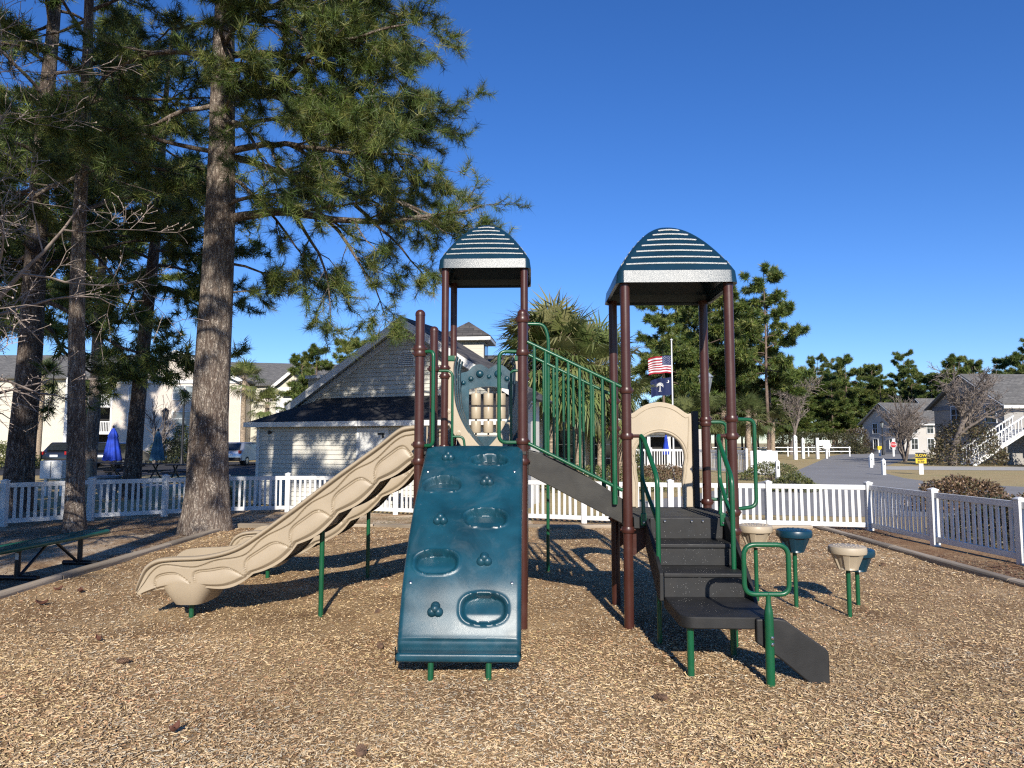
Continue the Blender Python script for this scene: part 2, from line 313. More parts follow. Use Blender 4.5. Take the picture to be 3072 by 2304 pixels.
# wood chips: loose chips lying in every direction over the bed
attr_mat('wood_chip', rough=.85)
def chips(name, N, xr, yr, dens, zf, parent=None):
    u = rs.rand(N); y = 1/((1/yr[0])*(1-u)+(1/yr[1])*u) if dens == 'near' else yr[0]+(yr[1]-yr[0])*u
    x = xr[0]+(xr[1]-xr[0])*rs.rand(N)
    if dens == 'near':   # keep to what lies within a generous wedge in front of the bench side
        lim = .95*y+.8; k = np.abs(x) < lim; x = x[k]; y = y[k]
    n = len(x); L = rs.uniform(.008, .036, n)*rs.uniform(.7, 1.25, n); Wd = rs.uniform(.0026, .0074, n); h = Wd*rs.uniform(.25, .6, n)
    far = np.clip(y/7, 1, 1.8); L *= far**.6; Wd *= far
    a = rs.uniform(0, 2*math.pi, n); ti = rs.normal(0, .22, n); ro = rs.normal(0, .35, n)
    z = zf(x, y)+rs.uniform(0, .012, n)
    ca, sa = np.cos(a), np.sin(a); dx = np.stack([ca*np.cos(ti), sa*np.cos(ti), np.sin(ti)], 1); dy = np.stack([-sa*np.cos(ro), ca*np.cos(ro), np.sin(ro)], 1); dz = np.cross(dx, dy)
    c = np.stack([x, y, z], 1); V = np.zeros((n, 6, 3)); cur = rs.normal(0, .12, n)
    for i, (sx, sy, sz) in enumerate(((-.5, -.5, 0), (-.5, 0, 1), (-.5, .5, 0), (.5, -.5, 0), (.5, 0, 1), (.5, .5, 0))):
        V[:, i] = c+dx*(sx*L)[:, None]+dy*((sy*Wd)+(cur*L*.2*(1 if sx > 0 else -1)))[:, None]+dz*(sz*h)[:, None]
    near = y < 6.2; nn_ = int(near.sum()); base = (np.arange(nn_)*6)[:, None]; F1 = np.concatenate([base+np.array([0, 3, 4, 1]), base+np.array([1, 4, 5, 2])], 1).reshape(-1, 4)
    Vn = V[near].reshape(-1, 3); Vf = V[~near][:, [0, 3, 5, 2]]; Vf = Vf.reshape(-1, 3); F2 = len(Vn)+np.arange(len(Vf)).reshape(-1, 4); VV = np.concatenate([Vn, Vf]); F = np.concatenate([F1, F2])   # far chips are single slivers
    pal = np.array([(.82, .62, .375), (.67, .465, .255), (.50, .315, .16), (.23, .13, .064), (.60, .52, .385), (.55, .30, .16), (.75, .555, .27)])
    zone = np.sin(x*1.1+.7*np.sin(y*.9))*np.cos(y*.8+.5)+.6*np.sin(x*2.9+y*1.7); w0 = np.array([.25, .30, .18, .055, .075, .06, .08])
    ww = np.tile(w0, (n, 1)); ww[:, 4] *= np.clip(1+1.6*zone, .2, 3); ww[:, 6] *= np.clip(1-1.8*zone, .2, 3.5); ww[:, 5] *= np.clip(1+1.2*np.sin(x*.7-y*1.9), .2, 2.5)
    ww /= ww.sum(1, keepdims=True); pick = (ww.cumsum(1) > rs.rand(n)[:, None]).argmax(1)
    col = pal[pick]*rs.uniform(.72, 1.18, (n, 1)); dark = np.clip(1-.20*np.clip(np.sin(x*.9+1.3*np.sin(y*.55+1))*np.sin(y*1.15+.6*x), 0, 1), .6, 1)[:, None]; col = col*dark   # damp patches
    tint = np.concatenate([np.repeat(col[near], 2, 0), col[~near]])
    o = np_mesh(name, VV, F, 'wood_chip', parent, tint); tag(o, 'loose tan wood chips covering the play area floor', 'wood chips', kind='stuff'); return o
und_np = lambda x, y: .010*np.sin(x*1.7+1)*np.cos(y*1.3)+.007*np.sin(x*3.9+y*2.7)+.006*np.sin(x*7.3+2)*np.sin(y*6.1)-sum(d*np.exp(-((x-a)**2+(y-b)**2)/(r*r)) for a, b, r, d in HOL)+.002
chips('wood_chips', 350000, (-5.4, 5.85), (2.6, 13.8), 'near', und_np)
# straw and litter on the bare soil under the pines, and along the right fence
def straw(name, N, xr, yr, label, cat, pal, Lr=(.08, .2), wd=.0035):
    x = rs.uniform(*xr, N); y = rs.uniform(*yr, N); k = np.sin(x*1.3+2*np.sin(y*.7))+np.cos(y*1.1+x*.4)+rs.normal(0, .7, N) > -.3; x = x[k]; y = y[k]; n = len(x)
    a = rs.uniform(0, 2*math.pi, n); L = rs.uniform(*Lr, n); d = np.stack([np.cos(a), np.sin(a), rs.normal(0, .06, n)], 1); s = np.stack([-np.sin(a), np.cos(a), np.zeros(n)], 1)*wd
    c = np.stack([x, y, G0+.006+rs.uniform(0, .02, n)], 1); V = np.stack([c-d*L[:, None]/2-s, c-d*L[:, None]/2+s, c+d*L[:, None]/2+s, c+d*L[:, None]/2-s], 1).reshape(-1, 3)
    F = np.arange(4*n).reshape(n, 4); pal = np.array(pal); col = pal[rs.randint(0, len(pal), n)]*rs.uniform(.6, 1.2, (n, 1))
    tag(np_mesh(name, V, F, 'wood_chip', None, col), label, cat, kind='stuff')
straw('pine_straw', 60000, (-14, -5.6), (6, 17), 'brown pine straw scattered over bare sandy soil under the pines', 'pine straw', [(.20, .10, .05), (.32, .18, .09), (.42, .28, .15), (.12, .07, .04)])
straw('leaf_litter', 16000, (5.9, 7.6), (5, 14.5), 'reddish bark litter along the white side fence', 'litter', [(.26, .12, .06), (.40, .24, .12), (.16, .08, .05), (.50, .38, .22)], (.04, .12), .006)
straw('dry_turf', 16000, (-5.4, 6), (13.9, 16.2), 'short dry tan turf strip in front of the back fence', 'turf', [(.42, .30, .15), (.52, .42, .24), (.30, .24, .10)], (.04, .1), .005)
# landscape timbers round the bed
def timber(a, b_, label):
    a = Vector((*a, 0)); b_ = Vector((*b_, 0)); d = (b_-a); L = d.length; d.normalize(); s = Vector((-d.y, d.x, 0)); m = MB()
    root = empty('landscape_timber', (a.x, a.y, 0), math.atan2(d.y, d.x)-math.pi/2)
    n = max(2, int(L/.5)); V = []; F = []
    prof_ = [(-.07, -.08), (-.07, .035), (-.055, .06), (.055, .062), (.07, .04), (.07, -.08)]
    for i in range(n+1):
        for (q, z) in prof_: V.append((q+rs.normal(0, .003), L*i/n, z+rs.normal(0, .003)))
    k = len(prof_)
    for i in range(n):
        for j in range(k): F.append((i*k+j, i*k+(j+1) % k, (i+1)*k+(j+1) % k, (i+1)*k+j))
    F += [tuple(range(k))[::-1], tuple(range(n*k, n*k+k))]
    m.add(V, F); me = m.build('beam', 'timber', root, smooth=False, bevel=.006)
    tag(root, label, 'timber', 'landscape timbers round the wood chip bed')
ys = [-1.5, 1.0, 3.5, 6.0, 8.62, 11.3, 13.95]; nm = ['', '', '', 'weathered edging timber at the lower left corner beside the green bench', 'weathered edging timber between the green bench and the chips', 'weathered edging timber beside the thick pine trunk']
for i in range(3, 6): timber((-5.49, ys[i]+.01), (-5.49, ys[i+1]-.01), nm[i])
xs = [-5.40, -2.7, .0, 2.9, 5.78]; nm = ['edging timber behind the slide exits at the back of the bed', 'edging timber behind the blue climbing wall at the back of the bed', 'edging timber below the ramp at the back of the bed', 'edging timber behind the stepping pods at the back of the bed']
for i in range(4): timber((xs[i]+.01, 13.98-.08*i), (xs[i+1]-.01, 13.98-.08*(i+1)), nm[i])
ys = [13.6, 11.0, 8.4, 5.8]; nm = ['weathered edging timber by the fence corner behind the blue pods', 'weathered edging timber along the shaded side fence', 'weathered edging timber at the right picture edge']
for i in range(3): timber((5.90, ys[i+1]+.01), (5.90, ys[i]-.01), nm[i])
# ---------------------------------------------------------------- white picket fences
pk_me = MB().box(-.0275, .0275, -.011, .011, .10, .80).mesh('picket', smooth=False)
pk_me.materials.append(MATS['vinyl_white'])
pm = MB(); pm.box(-.056, .056, -.056, .056, -.05, .885)
pm.hexa([(-.066, -.066, .885), (.066, -.066, .885), (.066, .066, .885), (-.066, .066, .885), (-.066, -.066, .905), (.066, -.066, .905), (.066, .066, .905), (-.066, .066, .905)])
pm.hexa([(-.062, -.062, .905), (.062, -.062, .905), (.062, .062, .905), (-.062, .062, .905), (-.012, -.012, .93), (.012, -.012, .93), (.012, .012, .93), (-.012, .012, .93)])
post_me = pm.mesh('post', smooth=False); post_me.materials.append(MATS['vinyl_white'])
def fence(name, pts, label, gate=None, dz=-.03, pitch=.119, scale=1.0, skip=0):
    root = empty(name, (pts[0][0], pts[0][1], dz)); o0 = Vector((pts[0][0], pts[0][1], 0)); tag(root, label, 'fence')
    for p in pts[skip:]:
        c = bpy.data.objects.new('post', post_me); COL.objects.link(c); c.parent = root; c.location = Vector((*p, 0))-o0; c.rotation_euler.z = rs.normal(0, .02)
        c.scale.z = scale*(1+rs.normal(0, .008)); c.rotation_euler.x = rs.normal(0, .006)
    for i, (a, b_) in enumerate(zip(pts[:-1], pts[1:])):
        a = Vector((*a, 0)); b_ = Vector((*b_, 0)); d = b_-a; L = d.length; d.normalize(); ang = math.atan2(d.y, d.x); q = a-o0
        for nm_, z0, z1, t in (('top_rail', .765, .858, .02), ('bottom_rail', .045, .135, .02)):
            m = MB(); m.box(.05, L-.05, -t, t, z0*scale, z1*scale); r = m.build(nm_, 'vinyl_white', root, smooth=False, bevel=.004); r.location = q; r.rotation_euler.z = ang
        n = int(round((L-.11)/pitch)); 
        for k in range(n-1):
            c = bpy.data.objects.new('picket', pk_me); COL.objects.link(c); c.parent = root; c.location = q+d*(.055+(L-.11)*(k+1)/n+rs.normal(0, .0025)); c.rotation_euler = (rs.normal(0, .004), rs.normal(0, .007), ang); c.scale.z = scale
    return root
BF = [(-11.6, 12.6), (-10.3, 14.35), (-9.2, 15.45), (-8.0, 16.3), (-6.85, 16.95), (-5.5, 17.35), (-4.15, 17.25), (-2.75, 16.75), (-1.35, 16.15), (.05, 15.55), (1.52, 15.0), (3.25, 14.5), (5.13, 14.15), (6.92, 13.72)]
fence('picket_fence', BF, 'long white vinyl picket fence across the back of the play area')
fence('picket_fence', [(6.925, 13.74), (7.0, 11.75), (7.14, 9.95), (7.28, 8.15)], 'white vinyl picket fence in shade along the right side of the bed', skip=1)
# ---------------------------------------------------------------- the play structure (local frame: x right, y away, z up)
PS = empty('play_structure', (1.051, 6.431, 0), R(-1.5))
tag(PS, 'large playground structure with two dark blue domed canopies, tan slides and blue climbing wall', 'play structure')
WX, WY = .955, .95
c0, c1, c2, c3 = -2*WX, -WX, 0.0, WX
PR = .0445
def post(x, y, h, cap=False, collars=()):
    b = MB()
    pr = [(PR, -.05), (PR, h)]
    if cap:
        pr = [(PR, -.05), (PR, h-.06), (PR*1.06, h-.06), (PR*1.06, h-.045)]+[(PR*1.06*math.cos(a), h-.045+.045*math.sin(a)) for a in np.linspace(.15, 1.5, 7)]
    b.lathe(pr, 24, (x, y, 0)); o = b.build('post', 'post_brown', PS)
    for z in collars:
        k = MB(); k.lathe([(PR, -.03), (PR+.010, -.028), (PR+.016, -.012), (PR+.016, .012), (PR+.010, .028), (PR, .03)], 20, (x, y, z), caps=False)
        for a in (.3, 2.9):
            k.lathe([(.011, 0), (.011, .014), (.006, .018)], 8, (x+math.cos(a)*(PR+.012), y+math.sin(a)*(PR+.012)-.012, z), axis=(math.cos(a), math.sin(a)-.5, 0))
        k.build('clamp_ring', 'post_brown', o)
    return o
post(c0, 0, 2.90, True, (2.53, 2.485, 1.64, 1.485)); post(c0, WY, 2.90, True, (2.44, 1.6)); post(c1, 0, 2.90, True, (2.80, 2.49, 1.67, 1.485)); post(c1, WY, 2.90, True, (2.6, 1.6))
for y in (2*WY, 3*WY):
    post(c0, y, 3.80, False, (2.55, 2.45, 1.6)); post(c1, y, 3.80, False, (3.18, 2.5, 1.6))
post(c2, 0, 3.16, False, (2.135, 1.715, .872)); post(c3, 0, 3.16, False, (1.875, 1.715, 1.03, .862))
post(c2, WY, 3.16, False, (2.09, 1.8, .872)); post(c3, WY, 3.16, False, (1.895, 1.855, 1.045, .862))
# canopies
def canopy(x0, x1, y0, y1, zb, zt):
    ov = .085; ax = (x1-x0)/2+ov; ay = (y1-y0)/2+ov; cx, cy = (x0+x1)/2, (y0+y1)/2
    fh = .115; H = zt-zb-fh; rc = .09; dr = .016
    def rr(a, bq, r, n=6):   # rounded rectangle
        out = []
        for (sx, sy, a0) in ((1, 1, 0), (-1, 1, 90), (-1, -1, 180), (1, -1, 270)):
            for k in range(n+1):
                t = R(a0+90*k/n); out.append((sx*(a-r)+r*math.cos(t), sy*(bq-r)+r*math.sin(t)))
        return out
    lev = [(0.0, 0.0)]
    b = MB(); V = []; rings = []
    def addring(a, bq, z, r):
        pts = rr(a, bq, max(r, .004)); i0 = len(V); V.extend([(cx+p[0], cy+p[1], z) for p in pts]); rings.append((i0, len(pts)))
    def prof(s): return H*(1-(1-s)**1.75)
    addring(ax-.035, ay-.035, zb+.012, rc*.7); addring(ax, ay, zb, rc); addring(ax-dr, ay-dr, zb+fh, rc*.8); 
    N = 22
    for k in range(1, N+1):
        s = k/N*.985; q = 1-s; a = (ax-dr-.004)*q; bb = (ay-dr-.004)*q
        z = zb+fh+prof(s)-.8*max(0, s-.86)**2
        addring(a, bb, z, min(rc*.55, a*.9))
    F = []
    for (i0, n), (j0, _) in zip(rings[:-1], rings[1:]):
        for k in range(n): F.append((i0+k, i0+(k+1) % n, j0+(k+1) % n, j0+k))
    F.append(tuple(rings[-1][0]+k for k in range(rings[-1][1])))
    b.add(V, F); o = b.build('canopy', 'canopy_blue', PS, angle=14)
    sm = o.modifiers.new('thick', 'SOLIDIFY'); sm.thickness = .014; sm.offset = -1
    # stepped ribs across each of the four faces
    for k in range(7):
        s0 = 1-(1-(.124, .250, .380, .505, .625, .745, .855)[k])**(1/1.75); z0 = zb+fh+prof(s0); s1 = s0-.030; q0 = 1-s0; L = (.850, .752, .648, .540, .428, .312, .188)[k]
        for (ux, uy, A, B) in ((1, 0, ax, ay), (0, 1, ay, ax)):
            for sg in (-1, 1):
                rb = MB(); h = .005
                d0 = (B-dr-.004)*q0+.006; d1 = d0-.0018; d2 = (B-dr-.004)*(1-s0-.05); half = (A-dr)*L
                def P(t, d, z):
                    bow = .010*(1-(t*2-1)**2)
                    return (cx+ux*half*(2*t-1)+uy*sg*d, cy+uy*half*(2*t-1)+ux*sg*d, z+bow)
                n = 10
                V2 = [P(i/n, dd, zz) for i in range(n+1) for dd, zz in ((d0-.010, z0-.014), (d0, z0-.008), (d1, z0+h), (d2, zb+fh+prof(s0+.05)-.004))]
                F2 = [(4*i+j, 4*i+4+j, 4*i+5+j, 4*i+1+j) for i in range(n) for j in range(3)]+[(0, 1, 2, 3), (4*n+3, 4*n+2, 4*n+1, 4*n)]
                rb.add(V2, F2); rb.build('rib', 'canopy_blue', o, angle=20)
    return o
canopy(c2, c3, 0, WY, 3.13, 3.81)
canopy(c0, c1, 2*WY, 3*WY, 3.755, 4.445)
# decks
def deck(x0, x1, y0, y1, z, m='step_black'):
    b = MB(); b.box(x0+.03, x1-.03, y0+.03, y1-.03, z-.016, z); n = 9
    o = b.build('deck', m, PS)
    e = MB()
    for (a0, a1, b0, b1) in ((x0+.05, x1-.05, y0-.02, y0+.026), (x0+.05, x1-.05, y1-.026, y1+.02), (x0-.02, x0+.026, y0+.05, y1-.05), (x1-.026, x1+.02, y0+.05, y1-.05)): e.box(a0, a1, b0, b1, z-.10, z+.004)
    e.build('edge_skirt', 'step_black', o, bevel=.006)
    g = MB()
    for i in range(14):
        yy = y0+.06+(y1-y0-.12)*i/13; g.box(x0+.06, x1-.06, yy-.006, yy+.006, z, z+.004)
    g.build('tread_grip', 'plank_dark', o, smooth=False)
    return o
deck(c2, c3, 0, WY, .984)
for k in range(3): deck(c0, c1, k*WY, (k+1)*WY, 1.565)
br = MB()
for x, y in ((c2, .12), (c3, .12), (c2, WY-.12), (c3, WY-.12)):
    sgn = 1 if x == c2 else -1
    br.prism([(0, 0), (.32, 0), (.30, -.06), (0, -.28)], lambda a, b, d, x=x, y=y, sgn=sgn: (x+sgn*(.03+a), y+d, .88+b), -.02, .02)
br.build('deck_bracket', 'post_brown', PS, smooth=False)
# ramp between the towers with its two railings
for yy in (.055, WY-.055):
    b = MB(); top = [(-.905, 1.585), (-.83, 1.568), (-.732, 1.535), (-.60, 1.478), (-.45, 1.40), (-.25, 1.28), (-.082, 1.173), (-.03, 1.14)]
    poly = top+[(-.03, .915), (-.085, .94), (-.89, 1.357), (-.905, 1.36)]
    b.prism(poly, lambda a, z, d, yy=yy: (a, yy+d, z), -.022, .022); b.build('ramp_side', 'plank_dark', PS, smooth=False, bevel=.006)
for k in range(7):
    b = MB(); xa = -.90+k*.125; za = 1.55-(k+.5)*.083
    b.box(xa, xa+.118, .08, WY-.08, za-.045, za); b.build('ramp_tread', 'step_black', PS, smooth=False, bevel=.004)
def railing(yy):
    o = MB().tube([(-.91, yy, 2.592), (-.045, yy, 2.171)], .0165, 12).build('ramp_rail', 'rail_green', PS)
    MB().tube([(-.91, yy, 1.655), (-.045, yy, 1.226)], .0165, 12).build('lower_rail', 'rail_green', o)
    for i in range(8):
        x = -.845+i*.1045; r = .0135 if i < 7 else .024
        zt = 2.592-(x+.91)*.4867; zb = 1.655-(x+.91)*.496
        MB().tube([(x, yy, zb-(.16 if i == 7 else 0)), (x, yy, zt)], r, 10).build('baluster', 'rail_green', o)
railing(0.0); railing(WY)
# stairs with transfer landing
for (ya, yb, z) in ((-.05, -.385, .800), (-.355, -.715, .617)):
    b = MB(); b.box(.185, .845, yb, ya, z-.034, z); b.box(.19, .84, ya-.012, ya+.012, z-.002, z+.185)
    b.build('stair_tread', 'step_black', PS, smooth=False, bevel=.008)
MB().box(.19, .84, -.70, -.682, .41, .60).build('stair_riser', 'step_black', PS, smooth=False, bevel=.003)
b = MB(); rcorn = []
for t in range(7):
    a = R(180+90*t/6); rcorn.append((.185+.10+.10*math.cos(a), -1.35+.10+.10*math.sin(a)))
poly = [(.185, -.685)]+rcorn+[(.845, -1.35), (.85, -.685)]
b.prism(poly, lambda a, y, d: (a, y, d), .345, .43); b.build('landing', 'step_black', PS, bevel=.008)
for x in (.165, .865):
    b = MB(); b.prism([(0.02, 1.0), (-.07, 1.0), (-.40, .80), (-.74, .56), (-.86, .43), (-.86, .345), (-.66, .345), (-.08, .70), (.02, .78)] if x > .5 else [(0.02, .985), (-.06, .975), (-.72, .615), (-.72, .40), (-.62, .40), (-.08, .70), (.02, .78)],
                      lambda y, z, d, x=x: (x+d, y, z), -.016, .016); b.build('stair_stringer', 'step_black', PS, smooth=False, bevel=.006)
b = MB(); b.prism([(.70, .425), (.845, .43), (.90, .42), (1.165, .235), (1.193, .206), (1.193, .0), (1.18, -.035), (1.10, -.045), (.845, .165), (.70, .26)], lambda a, z, d: (a, -1.36+d-.02*(a-.83), z), -.028, .028)
b.build('ramp_plank', 'step_black', PS, smooth=False, bevel=.010)
rgh = np.random.RandomState(4)
for (yy, zlo, zhi, nn_) in ((-.064, .82, .90, 26), (-.369, .63, .78, 60), (-.702, .45, .60, 54)):
    g = MB()
    for k in range(nn_): g.lathe([(.0035, 0), (.0022, .002)], 5, (rgh.uniform(.22, .82), yy, rgh.uniform(zlo, zhi)), axis=(0, -1, 0))
    g.build('riser_glints', 'bolt_steel', PS, smooth=False)  # bright discs imitate glints and light coming through the riser perforations
for bx, by in ((.32, -.052), (.56, -.052), (.66, -.052)):
    MB().lathe([(.013, 0), (.013, .006), (.007, .012)], 10, (bx, by-.012, .955), axis=(0, -1, 0)).build('bolt', 'bolt_steel', PS)
for x, y, z, r in ((.262, -1.27, .35, .0255), (.70, -.80, .35, .024)):
    MB().tube([(x, y, -.05), (x, y, z)], r, 14).build('landing_leg', 'rail_green', PS)
# square grab loop on its post
lp = MB(); lp.lathe([(.031, -.05), (.031, .46), (.027, .50), (.017, .545), (.017, .605)], 16, (.775, -1.42, 0)); lo = lp.build('grab_post', 'rail_green', PS)
x0, x1, z0, z1 = .612, .922, .605, .946
path = fillet([(.77, -1.42, z0), (x1, -1.42, z0), (x1, -1.42, z1), (x0, -1.42, z1), (x0, -1.42, z0), (.775, -1.42, z0)], .085, 7)
MB().tube(path, .0175, 14).build('grab_loop', 'rail_green', lo)
for z in (.315, .272): MB().lathe([(.0125, 0), (.0125, .005), (.007, .010)], 12, (.785, -1.452, z), axis=(0.2, -1, 0)).build('bolt', 'bolt_steel', lo)
# stair handrails
for (xp, sg) in ((c2, 1), (c3, -1)):
    xi = xp+sg*.125; xo = .18 if sg > 0 else .80; rr_ = .0205
    o = MB().tube([(xp+sg*.04, 0, 1.718), (xi-sg*.01, -.02, 1.718)], .016, 12).build('handrail_stub', 'post_brown', PS)
    P = fillet([(xi, -.02, 1.72), (xi+sg*.02, -.07, 1.69), (xo, -.51, 1.36), (xo, -.51, .30), (xo, -.51, -.03)], .07, 5)
    MB().tube(P, rr_, 14).build('handrail', 'rail_green', PS)
    P = fillet([(xi, -.02, 1.72), (xi+sg*.005, -.04, 1.32), (xo, -.505, 1.0)], .06, 5)
    MB().tube(P, .018, 12).build('handrail_brace', 'rail_green', PS)
    MB().tube([(xi+sg*.004, -.035, 1.34), (xi+sg*.01, -.055, 1.02)], .018, 12).build('handrail_brace', 'rail_green', PS)
    b = MB(); b.box(xi-.018, xi+.032, -.078, -.055, .915, 1.03); o2 = b.build('bracket', 'rail_green', PS, bevel=.008)
    MB().lathe([(.010, 0), (.010, .004), (.006, .008)], 10, (xi+.008, -.078, .945), axis=(0, -1, 0)).build('bolt', 'bolt_steel', o2)
# entry loops
def loop(P, r=.0175, f=.07, name='entry_handle'):
    return MB().tube(fillet(P, f, 6), r, 12).build(name, 'rail_green', PS)
loop([(c0+.04, 0, 2.50), (c0+.135, -.055, 2.50), (c0+.135, -.055, 1.63), (c0+.04, 0, 1.63)])
loop([(c1-.04, 0, 2.50), (c1-.215, -.03, 2.50), (c1-.215, -.03, 1.66), (c1-.04, 0, 1.66)])
loop([(c0+.04, WY, 2.42), (c0+.20, WY, 2.42), (c0+.20, WY, 1.57)], .014); loop([(c1-.04, WY, 2.42), (c1-.13, WY, 2.42), (c1-.13, WY, 1.57)], .014)
loop([(c0+.20, WY, 1.72), (c0+.32, WY, 1.72), (c0+.34, WY, 1.57)], .013, .05)
loop([(c3+.04, 0, 1.87), (c3+.215, .03, 1.87), (c3+.215, .03, 1.08), (c3+.04, 0, 1.06)])
loop([(c3+.04, WY, 1.87), (c3+.215, WY, 1.87), (c3+.215, WY, 1.07), (c3+.04, WY, 1.07)])
P = fillet([(c1+.03, 2.60, 3.20), (-.70, 2.62, 3.20), (-.645, 2.62, 3.02), (-.655, 2.65, 1.6), (-.66, 2.655, -.05)], .09, 7)
MB().tube(P, .022, 14).build('climbing_pole', 'rail_green', PS)
# climbing wall
prof = bezier([(.02, 1.575), (-.04, 1.60), (-.46, 1.335), (-.85, 1.025), (-1.14, .70), (-1.275, .465), (-1.350, .290)], 16)+[np.array(p) for p in ((-1.366, .262), (-1.371, .235), (-1.369, .200), (-1.367, .192), (-1.395, .189), (-1.425, .187), (-1.437, .180), (-1.439, .140), (-1.43, .128), (-1.38, .125))]
prof = np.array(prof); seg = np.r_[0, np.cumsum(np.hypot(*np.diff(prof, axis=0).T))]; Ltot = seg[-1]
def patl(l): return np.array([np.interp(l, seg, prof[:, 0]), np.interp(l, seg, prof[:, 1])])
def lofz(z): k = np.argmax(prof[2:, 1] < z)+2; return float(np.interp(-z, -prof[2:, 1], seg[2:]))
X0, X1 = -1.838, -.950; XM = (X0+X1)/2
pock = [(-1.245, 1.490, .170, .088, 0), (-1.625, 1.288, .168, .098, 1), (-1.24, 1.052, .178, .098, 0), (-1.594, .756, .172, .102, 0), (-1.221, .458, .172, .112, 0)]
pk = [(x, lofz(z), a, b_, t) for x, z, a, b_, t in pock]
def cwall(u, v):
    # v across the profile length (non-uniform), u across the width with rolled edges
    l = v*Ltot; y, z = patl(l); ya, za = patl(min(l+.01, Ltot)); yb, zb = patl(max(l-.01, 0))
    t = np.array([ya-yb, za-zb]); t /= (np.hypot(*t)+1e-9); n = np.array([-abs(t[1]) if abs(t[1]) > .02 else 0, 0.0]); nrm = np.array([t[1], -t[0]])
    if nrm[0] > 0: nrm = -nrm
    e = .035; w = (X1-X0); s = u*(w+2*.06)-.06
    d = 0.0
    if s < e: q = max(0.0, e-s); x = X0+max(s, 0)*1.0; d = -(e-math.sqrt(max(0, e*e-min(q, e)**2)))-max(0, -s)
    elif s > w-e: q = max(0.0, s-(w-e)); x = X0+min(s, w); d = -(e-math.sqrt(max(0, e*e-min(q, e)**2)))-max(0, s-w)
    else: x = X0+s
    d += .018*max(0, math.sin(math.pi*min(max(s/w, 0), 1)))**.5 if 0 < s < w and l < seg[-10] else 0
    for (px, pl_, a, b_, kid) in pk:
        dx = (x-px)/a; dl = (l-pl_)/b_
        if kid: dl += .28*(1-dx*dx) * (1 if l < pl_ else .25) if abs(dx) < 1 else 0
        rr_ = (abs(dx)**2.6+abs(dl)**2.6)**(1/2.6)
        if rr_ < 1.25:
            dep = .072*(1-np.clip((rr_-.80)/.16, 0, 1)**2*(3-2*np.clip((rr_-.80)/.16, 0, 1)))
            rim = .009*math.exp(-((rr_-1.03)/.05)**2)
            lowfade = .45+.55*np.clip((dl+.9)/-1.2+1, 0, 1)   # pockets shallow towards the lower lip
            d += rim-dep*lowfade
    return (x, y+nrm[0]*d, z+nrm[1]*d)
b = MB(); b.grid(cwall, 110, 230); CW = b.build('climbing_wall', 'climb_blue', PS, angle=60)
for (x, z) in ((-1.613, 1.512), (-1.249, 1.314), (-1.595, 1.036), (-1.231, .767), (-1.571, .446)):
    l = lofz(z); y, zz = patl(l); t = (patl(l+.02)-patl(l-.02)); t /= np.hypot(*t); nv = np.array([t[1], -t[0]]); nv = nv if nv[0] < 0 else -nv
    h = MB(); ax_ = Vector((0, nv[0], nv[1])); tv = Vector((0, t[0], t[1])); xv = Vector((1, 0, 0)); c = Vector((x, y, zz))
    base = c+ax_*.012
    for a in (90, 210, 330):
        q = base+xv*(.027*math.cos(R(a)))+tv*(-.027*math.sin(R(a)))
        h.lathe([(.036*math.cos(p), .046*math.sin(p)) for p in np.linspace(-.3, 1.45, 8)], 14, q+ax_*.004, axis=ax_)
    h.lathe([(.030*math.cos(p), .036*math.sin(p)) for p in np.linspace(-.3, 1.45, 8)], 14, base+ax_*.032-tv*.004, axis=ax_)
    h.build('hand_hold', 'climb_blue', CW)
for bx, bz in ((-1.77, 1.40), (-1.02, 1.40), (-1.77, .62), (-1.02, .62)):
    y, zz = patl(lofz(bz)); MB().lathe([(.011, 0), (.011, .004), (.006, .007)], 10, (bx, y-.011, zz+.010), axis=(0, -.75, .6) if bz > .3 else (0, -1, 0)).build('bolt', 'bolt_steel', CW)
for x in (-1.588, -1.179): MB().tube([(x, -1.41, -.05), (x, -1.385, .16)], .0215, 14).build('wall_leg', 'rail_green', PS)
MB().box(X0-.02, X1+.03, -.05, .03, 1.548, 1.578).build('wall_cleat', 'plank_dark', PS, smooth=False, bevel=.004)
